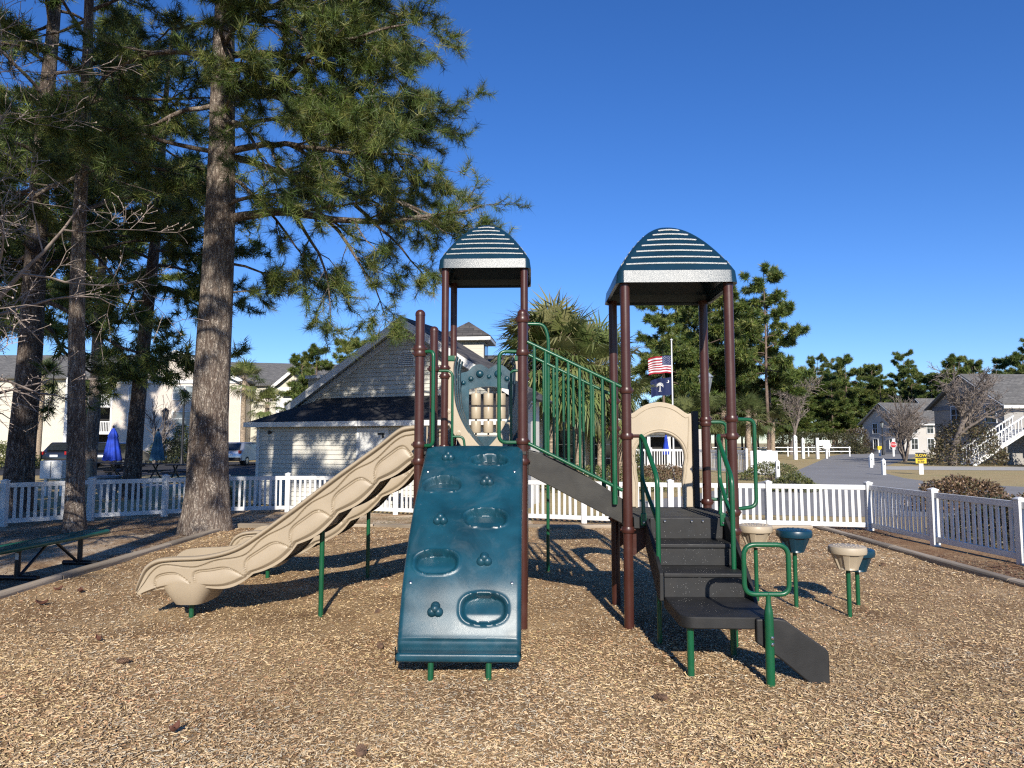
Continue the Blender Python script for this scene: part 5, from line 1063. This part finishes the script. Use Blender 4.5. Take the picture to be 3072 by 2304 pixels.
for zf in (.05, 2.75, 5.5):
    bf = box(AP, 'balcony_floor', 'trim_white', -22, -13.25, .3, 3, zf-.28, zf); box(bf, 'handrail', 'trim_white', -22, -13.25, .32, .4, zf+.95, zf+1.08)
    bl = MB()
    for k in range(46): bl.box(-21.9+k*.19, -21.83+k*.19, .33, .38, zf, zf+.95)
    bl.build('balusters', 'trim_white', bf, smooth=False)
for x in (-13.5, -17.5, -21.8): box(AP, 'column', 'trim_white', x-.2, x+.2, .25, .6, 0, 8.3)
# right wing with its little porch gable
box(AP, 'right_wall', 'siding_far', GWd+.05, GWd+4.2, 2.4, 10, 0, 7.8); box(AP, 'right_wall', 'siding_far', GWd+4.2, 30, 4.2, 10, 0, 7.6)
quad_roof('roof', [(GWd-1, 1.8, 7.7), (31, 3.2, 7.5), (31, 9, 10.4), (GWd-5, 9, 10.9)], 'shingle_grey', AP, .12)
px0, px1 = GWd+4.3, GWd+8.2
g = MB(); g.prism([(px0-.5, 7.15), (px1+.5, 7.15), ((px0+px1)/2, 9.15)], lambda a, z, d: (a, d, z), -1.6, 4); g.build('porch_gable', 'siding_far', AP, smooth=False)
for sg in (-1, 1):
    xm_ = (px0+px1)/2; xe = xm_+sg*(px1-px0+1.6)/2; quad_roof('roof', [(xe, -2.1, 7.0), (xm_, -2.1, 9.35), (xm_, 7, 9.35), (xe, 7, 7.0)], 'shingle_grey', AP, .12); bar((xe, -2.12, 6.92), (xm_, -2.12, 9.25), .06, .3, 'trim_white', AP, 'rake_board')
box(AP, 'porch_beam', 'trim_white', px0-.5, px1+.5, -1.65, -1.2, 6.7, 7.15); box(AP, 'recess_shade', 'dark_void', px0+.1, px1-.1, 2.0, 4.1, 0, 6.7)  # dark block before the wall stands in for porch shade
for x in (px0-.3, px0+1.4, px1-.1): box(AP, 'column', 'trim_white', x, x+.35, -1.6, -1.25, 0, 6.7)
for zf in (2.75, 5.1):
    bf = box(AP, 'balcony_floor', 'trim_white', px0-.3, px1+.3, -1.55, 2, zf-.28, zf); box(bf, 'parapet', 'trim_white', px0+.05, px1, -1.5, -1.4, zf, zf+.95)
# --- houses on the right
def house(name, label, loc, rz, Lx, Ly, eave, ridge, wallm, roofm, wins=(), hip=0.0):
    """gable end faces local -x, ridge runs along local x, front faces -y"""
    root = empty(name, (*loc, G0), rz); tag(root, label, 'house')
    g = MB(); g.prism([(0, 0), (Ly, 0), (Ly, eave), (Ly/2, ridge), (0, eave)], lambda a, z, d: (d, a, z), 0, Lx); g.build('wall', wallm, root, smooth=False)
    for sg in (-1, 1):
        ye = Ly/2+sg*(Ly/2+.5); ze = eave-.5*(ridge-eave)/(Ly/2); quad_roof('roof', [(-.45, ye, ze+.1), (Lx+.4, ye, ze+.1), (Lx+.4, Ly/2, ridge+.1), (-.45, Ly/2, ridge+.1)], roofm, root, .12)
        bar((-.47, ye, ze-.02), (-.47, Ly/2, ridge-.02), .05, .25, 'stair_grey', root, 'rake_board', up=(1, 0, 0))
    bar((-.4, -.52, eave-.42), (Lx+.4, -.52, eave-.42), .05, .22, 'trim_white', root, 'fascia')
    return root
HA = house('house', 'large two-storey grey house with balcony and outside stairs on the right', (36.9, 52.5), R(3), 22, 8, 4.75, 7.1, 'siding_grey', 'shingle_grey')
box(HA, 'frieze_board', 'stair_grey', -.06, 0, -.2, 8.2, 4.35, 4.65)
for z_ in (1.4, 3.9):
    for y_ in (1.3, 5.2): window(HA, y_, z_, 1.1, 1.4, 0, (2, 2), 'glass_dark', 'trim_white', (0, 1, 0))
    for x_ in (2.2, 6.4, 9.5): window(HA, x_, z_, 1.2, 1.5, 0, (2, 2), 'glass_dark')
bf = box(HA, 'balcony_floor', 'trim_white', .2, 9, -2.8, -.05, 2.35, 2.62)
for x in (.3, 2.0, 5.0, 8.6): box(HA, 'balcony_post', 'trim_white', x, x+.28, -2.75, -2.5, 0, 4.6 if x > 4 else 3.7)
box(bf, 'handrail', 'trim_white', .2, 9, -2.75, -2.65, 3.58, 3.7)
for k in range(42): box(bf, 'baluster', 'trim_white', .35+k*.205, .43+k*.205, -2.73, -2.67, 2.62, 3.58)
box(HA, 'balcony_beam', 'trim_white', 3, 12, -2.9, -2.5, 4.45, 4.75)
def flight(parent, a, b_, m, wd=1.1):
    a = Vector(a); b_ = Vector(b_); d = b_-a; s = d.cross(Vector((0, 0, 1))).normalized(); o = MB()
    for q in (0, wd): o.hexa([a+s*q-Vector((0, 0, .25)), b_+s*q-Vector((0, 0, .25)), b_+s*(q+.08)-Vector((0, 0, .25)), a+s*(q+.08)-Vector((0, 0, .25)), a+s*q+Vector((0, 0, .12)), b_+s*q+Vector((0, 0, .12)), b_+s*(q+.08)+Vector((0, 0, .12)), a+s*(q+.08)+Vector((0, 0, .12))])
    st = o.build('stair', m, parent, smooth=False)
    for k in range(14):
        c = a+d*(k+.5)/14; MB().obox(c+s*wd/2, d.normalized()*.12, s*(wd/2), Vector((0, 0, .03))).build('step', m, st, smooth=False)
    for q in (0, wd):
        bar(a+s*q+Vector((0, 0, 1.05)), b_+s*q+Vector((0, 0, 1.05)), .08, .10, m, st, 'handrail'); g = MB()
        for k in range(16): c = a+d*(k+.5)/16+s*q; g.obox(c+Vector((0, 0, .55)), (.03, 0, 0), (0, .03, 0), (0, 0, .5))
        g.build('balusters', m, st, smooth=False)
flight(HA, (.4, -1.6, 2.6), (-4.0, -1.9, 0.1), 'trim_white')
for i, x in enumerate((1.6, 2.35)): box(HA, 'stair_post', 'stair_grey', x, x+.22, -6.7, -6.45, 0, 5.0 if i == 0 else 4.4)
flight(HA, (1.6, -6.6, 4.3), (6.6, -6.6, .2), 'stair_grey', 1.0); box(HA, 'stair_landing', 'stair_grey', 1.5, 3.2, -6.7, -2.9, 4.05, 4.3)
dg = MB(); dg.prism([(0, 0), (4.4, 0), (2.2, 2.3)], lambda a, z, d: (5.4+a, d, 5.0+z), -1.5, 4); dg.build('dormer', 'siding_grey', HA, smooth=False)
for sg in (-1, 1): xe = 7.6+sg*2.7; quad_roof('dormer_roof', [(xe, -2.0, 4.65), (7.6, -2.0, 7.55), (7.6, 4, 7.55), (xe, 4, 4.65)], 'shingle_grey', HA, .12)
HBz = house('house', 'smaller two-storey house at the road bend beyond the stop sign', (53.6, 96), R(12), 6, 8, 4.5, 7.2, 'siding_grey2', 'shingle_grey')
for z_ in (1.4, 3.6):
    for y_ in (2.2, 5.4): window(HBz, y_, z_, .9, 1.4, 0, (2, 2), 'glass_dark', 'trim_white', (0, 1, 0))
    for x_ in (1.6, 4.2): window(HBz, x_, z_, 1.0, 1.4, 0, (2, 2), 'glass_dark')
flight(HBz, (-.2, 7.6, 2.8), (-3.6, 8.4, .1), 'stair_grey')
HC = house('house', 'house roof behind the bare trees between the two grey houses', (60.5, 99), R(10), 9, 8, 4.7, 8.0, 'siding_far', 'shingle_grey')
for z_ in (1.4, 3.6):
    for x_ in (1.2, 3.4, 6.0): window(HC, x_, z_, 1.0, 1.4, 0, (2, 2), 'glass_dark')
# --- pool house seen through the arch
PH = empty('pool_house', (4.8, 47.5, G0), R(4)); tag(PH, 'white pool house with grey roof seen through the arch opening', 'building')
box(PH, 'wall', 'siding_grey2', 0, 9, 1.5, 6, 0, 2.6); quad_roof('roof', [(-.4, -.4, 2.30), (7.6, -.4, 2.30), (6.4, 3, 3.0), (.6, 3, 3.0)], 'shingle_grey', PH)
box(PH, 'beam', 'trim_white', -.1, 7.3, -.1, .1, 2.05, 2.3); box(PH, 'recess_shade', 'dark_void', .2, 7.2, 1.2, 1.48, .2, 2.1)  # dark sheet on the wall stands in for shade behind the columns
for x in (0, 1.5, 3.0, 4.4, 5.8, 7.1): box(PH, 'column', 'trim_white', x, x+.2, -.1, .1, 0, 2.05)
# ---------------------------------------------------------------- street furniture and small things
fence('pool_fence', [(4.2, 44.5), (6.4, 44), (8.6, 43.5), (10.6, 42.8)], 'white pool fence seen through the arch opening', scale=1.45, pitch=.16)
fence('pool_fence', [(10.9, 42.5), (11.6, 39.5), (12.2, 36.6)], 'white pool fence end between the right tower posts', scale=1.45, pitch=.15)
PW = empty('white_screen', (12.3, 36.3, G0), R(8)); tag(PW, 'solid white fence panel at the pool corner right of the tower', 'fence panel')
for i in range(5): MB().box(i*.30, i*.30+.292, -.02, .02, .05, 1.25+.04*(i % 2)).build('board', 'vinyl_white', PW, smooth=False)
def lamp(x, y, h, label, m='black_metal', r=.045, s=1.0):
    root = empty('lamp_post', (x, y, G0)); tag(root, label, 'lamp post', 'lantern lamp posts')
    MB().lathe([(r*2.2, 0), (r*2.2, .1), (r*1.4, .5), (r, .8), (r*.8, h-.75*s), (r*1.3, h-.74*s), (r*1.3, h-.68*s)], 12).build('pole', m, root)
    MB().lathe([(.09*s, h-.68*s), (.19*s, h-.22*s), (.19*s, h-.20*s)], 6).build('lantern_glass', 'glass_pale', root, smooth=False)
    fr = MB()
    for k in range(6): a = 2*math.pi*k/6; fr.tube([(.093*s*math.cos(a), .093*s*math.sin(a), h-.68*s), (.195*s*math.cos(a), .195*s*math.sin(a), h-.20*s)], .012*s, 4)
    fr.build('lantern_frame', m, root, smooth=False)
    MB().lathe([(.23*s, h-.21*s), (.22*s, h-.18*s), (.08*s, h-.05*s), (.03*s, h-.04*s), (.03*s, h), (.005, h+.03*s)], 6).build('lantern_cap', m, root, smooth=False)
lamp(-23.7, 50.5, 5.55, 'nearer black lantern lamp post left of the thick pine', s=1.7, r=.08); lamp(-29.2, 59, 4.6, 'smaller black lantern lamp post before the apartment windows', s=1.5, r=.07); lamp(4.22, 15.2, 3.28, 'grey lantern lamp post just behind the right tower', 'stair_grey', .04, .75); lamp(47.5, 90, 4.4, 'black lamp post beside the stop sign', s=1.3, r=.08)
# umbrellas and picnic tables beyond the left fence
mat('cloth_blue', (.008, .045, .42), rough=.75, var=.2, scale=4); mat('cloth_teal', (.02, .085, .11), rough=.75, var=.35, scale=3, col2=(.10, .20, .26)); mat('table_dark', (.045, .035, .03), rough=.8, var=.3)
def umbrella(x, y, z0, z1, m, label, w_=.62):
    root = empty('patio_umbrella', (x, y, G0)); tag(root, label, 'umbrella', 'closed patio umbrellas')
    MB().tube([(0, 0, 0), (0, 0, z1+.08)], .025, 8).build('pole', 'black_metal', root)
    b = MB(); n = 48; V = []; H = z1-z0; rows = [(1.0, 0), (.97, .04), (.80, .3), (.62, .55), (.50, .70), (.56, .72), (.40, .84), (.16, .96), (.03, 1.0)]
    for r, t in rows:
        for k in range(n):
            a = 2*math.pi*k/n; q = w_*r*(1+.16*math.cos(8*a+t*1.5)*(1-t*.5)); V.append((q*math.cos(a), q*math.sin(a), z0+H*t+(.03*math.cos(8*a) if t == 0 else 0)))
    b.add(V, [(i*n+k, i*n+(k+1) % n, (i+1)*n+(k+1) % n, (i+1)*n+k) for i in range(len(rows)-1) for k in range(n)]); b.build('canopy_cloth', m, root, angle=60)
    MB().lathe([(.05, z1-.02), (.06, z1+.04), (.02, z1+.1)], 10).build('finial', 'black_metal', root)
umbrella(-19.6, 34.5, .80, 2.42, 'cloth_blue', 'closed bright blue patio umbrella behind the left fence', .40); umbrella(-17.9, 35.5, .78, 2.28, 'cloth_teal', 'closed faded teal patio umbrella left of the thick pine', .33); umbrella(10.0, 45.6, .9, 2.2, 'cloth_blue', 'small closed blue umbrella seen through the arch opening', .2)
def picnic(x, y, rz, L, label):
    root = empty('picnic_table', (x, y, G0), rz); tag(root, label, 'picnic table', 'picnic tables beyond the left fence')
    for k in range(5): MB().box(-L/2, L/2, -.38+k*.155, -.235+k*.155, .72, .76).build('table_plank', 'table_dark', root, smooth=False)
    for sy in (-.75, .62):
        MB().box(-L/2, L/2, sy-.05, sy+.20, .42, .46).build('seat', 'table_dark', root, smooth=False)
    for sx in (-L/2+.3, L/2-.3):
        for sg in (-1, 1): MB().tube([(sx, sg*.65, 0), (sx, -sg*.25, .72)], .035, 6).build('leg', 'black_metal', root)
        MB().tube([(sx, -.7, .40), (sx, .7, .40)], .03, 6).build('cross_brace', 'black_metal', root)
picnic(-16.6, 31.0, .05, 2.4, 'dark picnic table under the teal umbrella'); picnic(-19.4, 33.0, -.1, 2.2, 'dark picnic table under the blue umbrella'); picnic(-13.6, 30.0, .1, 2.0, 'dark picnic table right beside the thick pine trunk')
o = empty('utility_cabinet', (-14.6, 22.5, G0)); tag(o, 'pale grey utility cabinet on legs between the two left pine trunks', 'cabinet'); MB().box(-.35, .35, -.2, .2, .55, 1.12).build('box', 'trim_white', o, smooth=False, bevel=.02); MB().box(-.012, .012, -.215, -.2, .57, 1.10).build('door_seam', 'stair_grey', o, smooth=False)
for x in (-.25, .25): MB().box(x-.04, x+.04, -.05, .05, 0, .55).build('leg', 'trim_white', o, smooth=False)
o = MB(); o.box(-.06, .06, -.06, .06, 0, 1.15); o.hexa([(-.065, -.065, 1.15), (.065, -.065, 1.15), (.065, .065, 1.15), (-.065, .065, 1.15), (-.03, -.03, 1.2), (.03, -.03, 1.2), (.03, .03, 1.2), (-.03, .03, 1.2)]); o = o.build('wooden_post', 'timber', smooth=False); o.location = (-12.9, 21.5, G0); tag(o, 'short wooden post behind the left fence beside the blue umbrella', 'post')
o = empty('planter_tub', (-12.2, 21.3, G0)); tag(o, 'round grey planter tub behind the left fence', 'planter'); MB().lathe([(.22, 0), (.34, .62), (.37, .64), (.37, .70), (.33, .70)], 20).build('tub', 'stair_grey', o); MB().lathe([(.33, .66), (.02, .70)], 20).build('soil_fill', 'dark_void', o)
# parked cars
mat('car_silver', (.42, .44, .47), rough=.25, metal=.6, var=.04, coat=.6); mat('car_dark', (.015, .016, .02), rough=.2, var=.1, coat=.8); mat('tyre', (.012, .012, .012), rough=.85); mat('lamp_red', (.35, .01, .01), rough=.2)
def car(x, y, rz, m, label):
    root = empty('parked_car', (x, y, G0), rz); tag(root, label, 'car', 'cars in the left parking lot')
    side = [(-2.2, .35), (-2.25, .75), (-2.15, 1.05), (-1.95, 1.15), (-1.55, 1.68), (.55, 1.70), (1.25, 1.12), (2.1, .95), (2.25, .7), (2.2, .35)]
    b = MB(); n = len(side); V = []
    for yy, sc_, zz in ((-.92, 1, 0), (-.80, 1, 0), (.80, 1, 0), (.92, 1, 0)):
        for (a, z) in side: V.append((a*(.985 if abs(yy) > .9 else 1), (yy if z < 1.2 else yy*.82), z if abs(yy) < .9 or z < 1.2 else z-.06))
    F = [(r*n+k, r*n+(k+1) % n, (r+1)*n+(k+1) % n, (r+1)*n+k) for r in range(3) for k in range(n)]+[tuple(range(n)), tuple(range(3*n, 4*n))]
    b.add(V, F); b.build('body', m, root, bevel=.05, seg=3)
    MB().hexa([(-2.09, -.66, 1.16), (-2.09, .66, 1.16), (-1.95, .66, 1.16), (-1.95, -.66, 1.16), (-1.66, -.58, 1.60), (-1.66, .58, 1.60), (-1.5, .58, 1.60), (-1.5, -.58, 1.60)]).build('rear_window', 'glass_dark', root, smooth=False)
    for sg in (-1, 1):
        MB().hexa([(-1.7, sg*.79, 1.16), (.95, sg*.79, 1.16), (.95, sg*.80, 1.16), (-1.7, sg*.80, 1.16), (-1.35, sg*.765, 1.58), (.5, sg*.765, 1.58), (.5, sg*.775, 1.58), (-1.35, sg*.775, 1.58)]).build('side_window', 'glass_dark', root, smooth=False)
        MB().box(-2.27, -2.12, sg*.80-.10, sg*.80+.10, .88, 1.10).build('tail_light', 'lamp_red', root, smooth=False, bevel=.02)
        for xx in (-1.35, 1.4): w2 = MB().lathe([(.20, -.1), (.33, -.1), (.34, -.07), (.34, .07), (.33, .1), (.20, .1)], 20, (xx, sg*.82, .34), axis=(0, 1, 0)).build('wheel', 'tyre', root); MB().lathe([(.20, -.105), (.05, -.11)], 12, (xx, sg*.82, .34), axis=(0, -sg, 0)).build('rim', 'bolt_steel', w2)
    MB().box(-2.30, -2.15, -.85, .85, .38, .60).build('bumper', 'tyre', root, smooth=False, bevel=.04); MB().box(-2.262, -2.25, -.26, .26, .74, .88).build('number_plate', 'trim_white', root, smooth=False)
car(-19.8, 52, R(84), 'car_silver', 'silver hatchback parked beyond the fence right of the thick pine'); car(-26.2, 47, R(92), 'car_dark', 'dark car parked behind the blue umbrella'); car(-29.4, 47.5, R(88), 'car_dark', 'dark car half hidden behind the slim distant pine')
# flags
mat('pole_white', (.75, .75, .74), rough=.35, var=.04); attr_mat('flag_cloth', rough=.8, transl=.25)
FPL = empty('flagpole', (7.35, 32.0, G0)); tag(FPL, 'slim white flagpole beyond the arch panel', 'flagpole')
MB().lathe([(.05, 0), (.05, .2), (.04, .25), (.028, 6.35)], 12).build('pole', 'pole_white', FPL); MB().lathe([(.055*math.cos(p), 6.40+.055*math.sin(p)) for p in np.linspace(-1.5, 1.5, 9)], 12).build('finial', 'pole_white', FPL)
def flagsurf(W_, H_, seed, sag):
    def f(u, v):   # u from pole, v from top
        y = .10*W_*math.sin(u*7.5+v*1.6+seed)*u**.7+.04*W_*math.sin(u*15+seed*2)
        return Vector((-u*W_*.90, y-.25*W_*u, -v*H_-sag*W_*u*u+.03*math.sin(u*9+seed)*u-.05*u*math.sin(v*5+seed)))
    return f
def flag(name, label, z, W_, H_, colf, seed, nu, nv, sag):
    root = empty(name, (7.31, 31.96, z)); tag(root, label, 'flag'); f = flagsurf(W_, H_, seed, sag); V = [tuple(f(i/nu, j/nv)) for j in range(nv+1) for i in range(nu+1)]; F = [(j*(nu+1)+i, (j+1)*(nu+1)+i, (j+1)*(nu+1)+i+1, j*(nu+1)+i+1) for j in range(nv) for i in range(nu)]
    col = np.array([colf((i+.5)/nu, (j+.5)/nv) for j in range(nv) for i in range(nu)]); np_mesh('cloth', V, F, 'flag_cloth', root, col, True); return root, f
RED, WHT, NAV = (.42, .012, .03), (.78, .78, .78), (.012, .025, .11)
us, f = flag('national_flag', 'red and white striped flag with starred blue canton flying from the pole', 5.62, 1.22, .82, lambda u, v: NAV if (u < .4 and v < 7/13) else (RED if int(v*13) % 2 == 0 else WHT), .4, 50, 39, .14)
def on(f, u, v, off): 
    p = f(u, v); a = f(u+.01, v)-p; b_ = f(u, v+.01)-p; n = a.cross(b_).normalized(); n = n if n.y < 0 else -n; return p+n*off
sb = MB()
for r_i in range(9):
    for c_i in range(6 if r_i % 2 == 0 else 5):
        u = (.034+.066*c_i+(0 if r_i % 2 == 0 else .033)); v = (7/13)*(r_i+1)/10; pts = [on(f, u+(.020 if k % 2 == 0 else .008)*.62*math.sin(k*math.pi/5), v-(.020 if k % 2 == 0 else .008)*.9*math.cos(k*math.pi/5), .004) for k in range(10)]; sb.add(pts, [tuple(range(10))])
sb.build('stars', 'trim_white', us, fix=False, smooth=False)
sf, f2 = flag('state_flag', 'navy flag with white palm tree and crescent flying below the striped flag', 4.60, 1.14, .80, lambda u, v: (.012, .022, .085), 1.7, 40, 30, .10)
em = MB()
def strip(P, w0, w1):
    n = len(P)-1; pts = []
    for i, (u, v) in enumerate(P):
        a = P[max(i-1, 0)]; b_ = P[min(i+1, n)]; d = Vector((b_[0]-a[0], b_[1]-a[1])); d.normalize(); w_ = w0+(w1-w0)*i/n; pts.append((on(f2, u-d.y*w_, v+d.x*w_, .006), on(f2, u+d.y*w_, v-d.x*w_, .006)))
    em.add([q for p in pts for q in p], [(2*i, 2*i+1, 2*i+3, 2*i+2) for i in range(n)])
strip([(.55, .46), (.545, .6), (.55, .78)], .014, .020); strip([(.50, .79), (.60, .79)], .02, .02)
for k in range(9):
    a = R(-110+27.5*k); strip([(.55, .44), (.55+.085*math.sin(a), .42-.14*math.cos(a)), (.55+.16*math.sin(a), .42-.20*math.cos(a)+.07)], .034, .008)
cr = []
for k in range(13): a = R(40+220*k/12); cr.append((.20+.055*math.cos(a), .22+.085*math.sin(a)))
strip(cr[:7], .002, .022); strip(cr[6:], .022, .002)
em.build('palm_and_crescent', 'trim_white', sf, fix=False, smooth=False)
# signs, bollards and posts along the road
mat('sign_red', (.50, .015, .02), rough=.4, var=.08); mat('sign_yellow', (.72, .52, .02), rough=.45, var=.08); mat('sign_black', (.012, .012, .012), rough=.5)
def text(body, size, loc, m, parent, name='lettering'):
    c = bpy.data.curves.new(name, 'FONT'); c.body = body; c.size = size; c.align_x = 'CENTER'; c.align_y = 'CENTER'; c.extrude = .004; c.offset = size*.02
    o = bpy.data.objects.new(name, c); COL.objects.link(o); c.materials.append(MATS[m]); me = bpy.data.meshes.new_from_object(o.evaluated_get(bpy.context.evaluated_depsgraph_get())); bpy.data.objects.remove(o); o = mobj(name, me, None, parent)
    if not me.materials: me.materials.append(MATS[m])
    o.location = loc; o.rotation_euler = (R(90), 0, 0); return o
def octa(r): return [(r*math.cos(R(22.5+45*k)), r*math.sin(R(22.5+45*k))) for k in range(8)]
S = empty('stop_sign', (44.5, 82, G0), R(-25)); tag(S, 'red octagonal stop sign on a white post by the road', 'sign'); MB().box(-.10, .10, -.09, .09, 0, 1.95).build('post', 'trim_white', S, smooth=False)
MB().hexa([(-.12, -.11, 1.95), (.12, -.11, 1.95), (.12, .11, 1.95), (-.12, .11, 1.95), (-.03, -.03, 2.08), (.03, -.03, 2.08), (.03, .03, 2.08), (-.03, .03, 2.08)]).build('post_cap', 'trim_white', S, smooth=False)
MB().prism(octa(.38), lambda a, z, d: (a, d, 1.38+z), -.125, -.10).build('sign_rim', 'trim_white', S, smooth=False); pn = MB().prism(octa(.34), lambda a, z, d: (a, d, 1.38+z), -.135, -.127).build('sign_panel', 'sign_red', S, smooth=False); text('STOP', .26, (0, -.14, 1.38), 'trim_white', S)
S = empty('speed_sign', (21.6, 37.2, G0), R(-20)); tag(S, 'black and yellow slow speed bump sign on a white post', 'sign'); MB().box(-.10, .10, -.06, .06, 0, .95).build('post', 'trim_white', S, smooth=False); MB().box(-.25, .25, -.085, -.065, .58, .855).build('lower_panel', 'sign_yellow', S, smooth=False); MB().box(-.25, .25, -.085, -.065, .86, 1.14).build('upper_panel', 'sign_black', S, smooth=False)
MB().tube([(0, -.04, .9), (0, -.04, 1.17)], .02, 6).build('stake', 'trim_white', S)
text('SLOW', .19, (0, -.09, .995), 'sign_yellow', S); text('SPEED', .125, (0, -.09, .785), 'sign_black', S); text('BUMP', .125, (0, -.09, .655), 'sign_black', S)
S = empty('speed_sign', (44.2, 84.5, G0), R(-25)); tag(S, 'small plain yellow sign at the far road bend', 'sign'); MB().box(-.12, .12, -.12, .12, 0, 1.2).build('post', 'trim_white', S, smooth=False); MB().box(-.22, .22, -.16, -.13, .75, 1.2).build('panel', 'sign_yellow', S, smooth=False)
def bollard(x, y, h, label, w_=.10, g='white bollards along the road edge'):
    o = MB(); o.box(-w_/2, w_/2, -w_/2, w_/2, 0, h); q = w_*.58; o.hexa([(-q, -q, h), (q, -q, h), (q, q, h), (-q, q, h), (-.01, -.01, h+w_*.8), (.01, -.01, h+w_*.8), (.01, .01, h+w_*.8), (-.01, .01, h+w_*.8)]); o = o.build('bollard', 'trim_white', smooth=False); o.location = (x, y, G0); tag(o, label, 'bollard', g)
    k = MB(); k.box(-.03, .03, -w_/2-.006, -w_/2-.001, h*.72, h*.84); k.build('reflector', 'sign_black', o, smooth=False)
bollard(24.0, 47.1, .72, 'white bollard on the lawn corner, left of the nearest one', .20); bollard(19.3, 36.6, .72, 'nearest white bollard standing on the lawn by the road', .16); bollard(26.6, 52, .75, 'farthest white bollard at the road edge', .2); bollard(10.1, 26.8, .95, 'white bollard beside the low clipped hedge', .13)
def wpost(x, y, h, w_, label): bollard(x, y, h, label, w_, 'white posts at the far road end')
wpost(27.4, 68, 2.15, .30, 'tall white post at the far left roadside, nearest of the pair'); wpost(29.8, 72, 1.95, .26, 'tall white post at the far left roadside, right of the pair')
S = empty('road_sign', (30.4, 70, G0)); tag(S, 'white street name post with side arm at the far roadside', 'sign'); MB().box(-.13, .13, -.13, .13, 0, 2.1).build('post', 'trim_white', S, smooth=False); MB().box(.13, 1.25, -.06, .06, 1.62, 1.86).build('arm', 'trim_white', S, smooth=False); MB().lathe([(.24, -.05), (.24, .05)], 14, (.3, -.05, 1.55), axis=(0, -1, 0)).build('bracket', 'trim_white', S)
S = empty('road_sign', (32.2, 72, G0)); tag(S, 'round white sign on a post at the far roadside', 'sign'); MB().box(-.09, .09, -.09, .09, 0, 1.7).build('post', 'trim_white', S, smooth=False); MB().lathe([(.42, -.03), (.42, .03)], 20, (0, -.12, 1.35), axis=(0, -1, 0)).build('disc', 'trim_white', S)
S = empty('rail_fence', (22.5, 82, G0)); tag(S, 'low white rail fence at the foot of the far pines', 'fence')
for z in (.55, 1.0): MB().box(0, 17, -.03, .03, z, z+.09).build('rail', 'trim_white', S, smooth=False)
for k in range(8): MB().box(k*2.4, k*2.4+.12, -.06, .06, 0, 1.15).build('post', 'trim_white', S, smooth=False)
S = empty('rail_fence', (46, 108, G0)); tag(S, 'white rail fence at the road bend before the far house', 'fence')
for z in (.5, 1.0): MB().box(0, 12, -.05, .05, z, z+.16).build('rail', 'trim_white', S, smooth=False)
for k in range(6): MB().box(k*2.35, k*2.35+.16, -.08, .08, 0, 1.3).build('post', 'trim_white', S, smooth=False)
# agave like yucca beside the brown shrub
Yc = empty('yucca_plant', (13.6, 17.8, G0)); tag(Yc, 'spiky green yucca above the brown shrub', 'yucca'); rgy = np.random.RandomState(3); V = []; F = []; C = []
for i in range(40):
    a = rgy.uniform(0, 6.28); el = R(rgy.uniform(15, 80)); d = Vector((math.cos(a)*math.cos(el), math.sin(a)*math.cos(el), math.sin(el))); s_ = d.cross(Vector((0, 0, 1))).normalized()*.03; p = Vector((0, 0, .75)); m_ = p+d*.45; t_ = p+d*.85-Vector((0, 0, .08)); o = len(V); V += [p-s_*.6, p+s_*.6, m_+s_, m_-s_, t_]; F += [(o, o+1, o+2), (o, o+2, o+3), (o+3, o+2, o+4)]; C += [np.array((.09, .14, .05))*rgy.uniform(.7, 1.3)]*3
np_mesh('leaves_rosette', np.array([tuple(v) for v in V]), np.array(F), 'fronds', Yc, np.array(C)); MB().tube([(0, 0, 0), (0, 0, .8)], .07, 8).build('stem', 'palm_trunk', Yc)
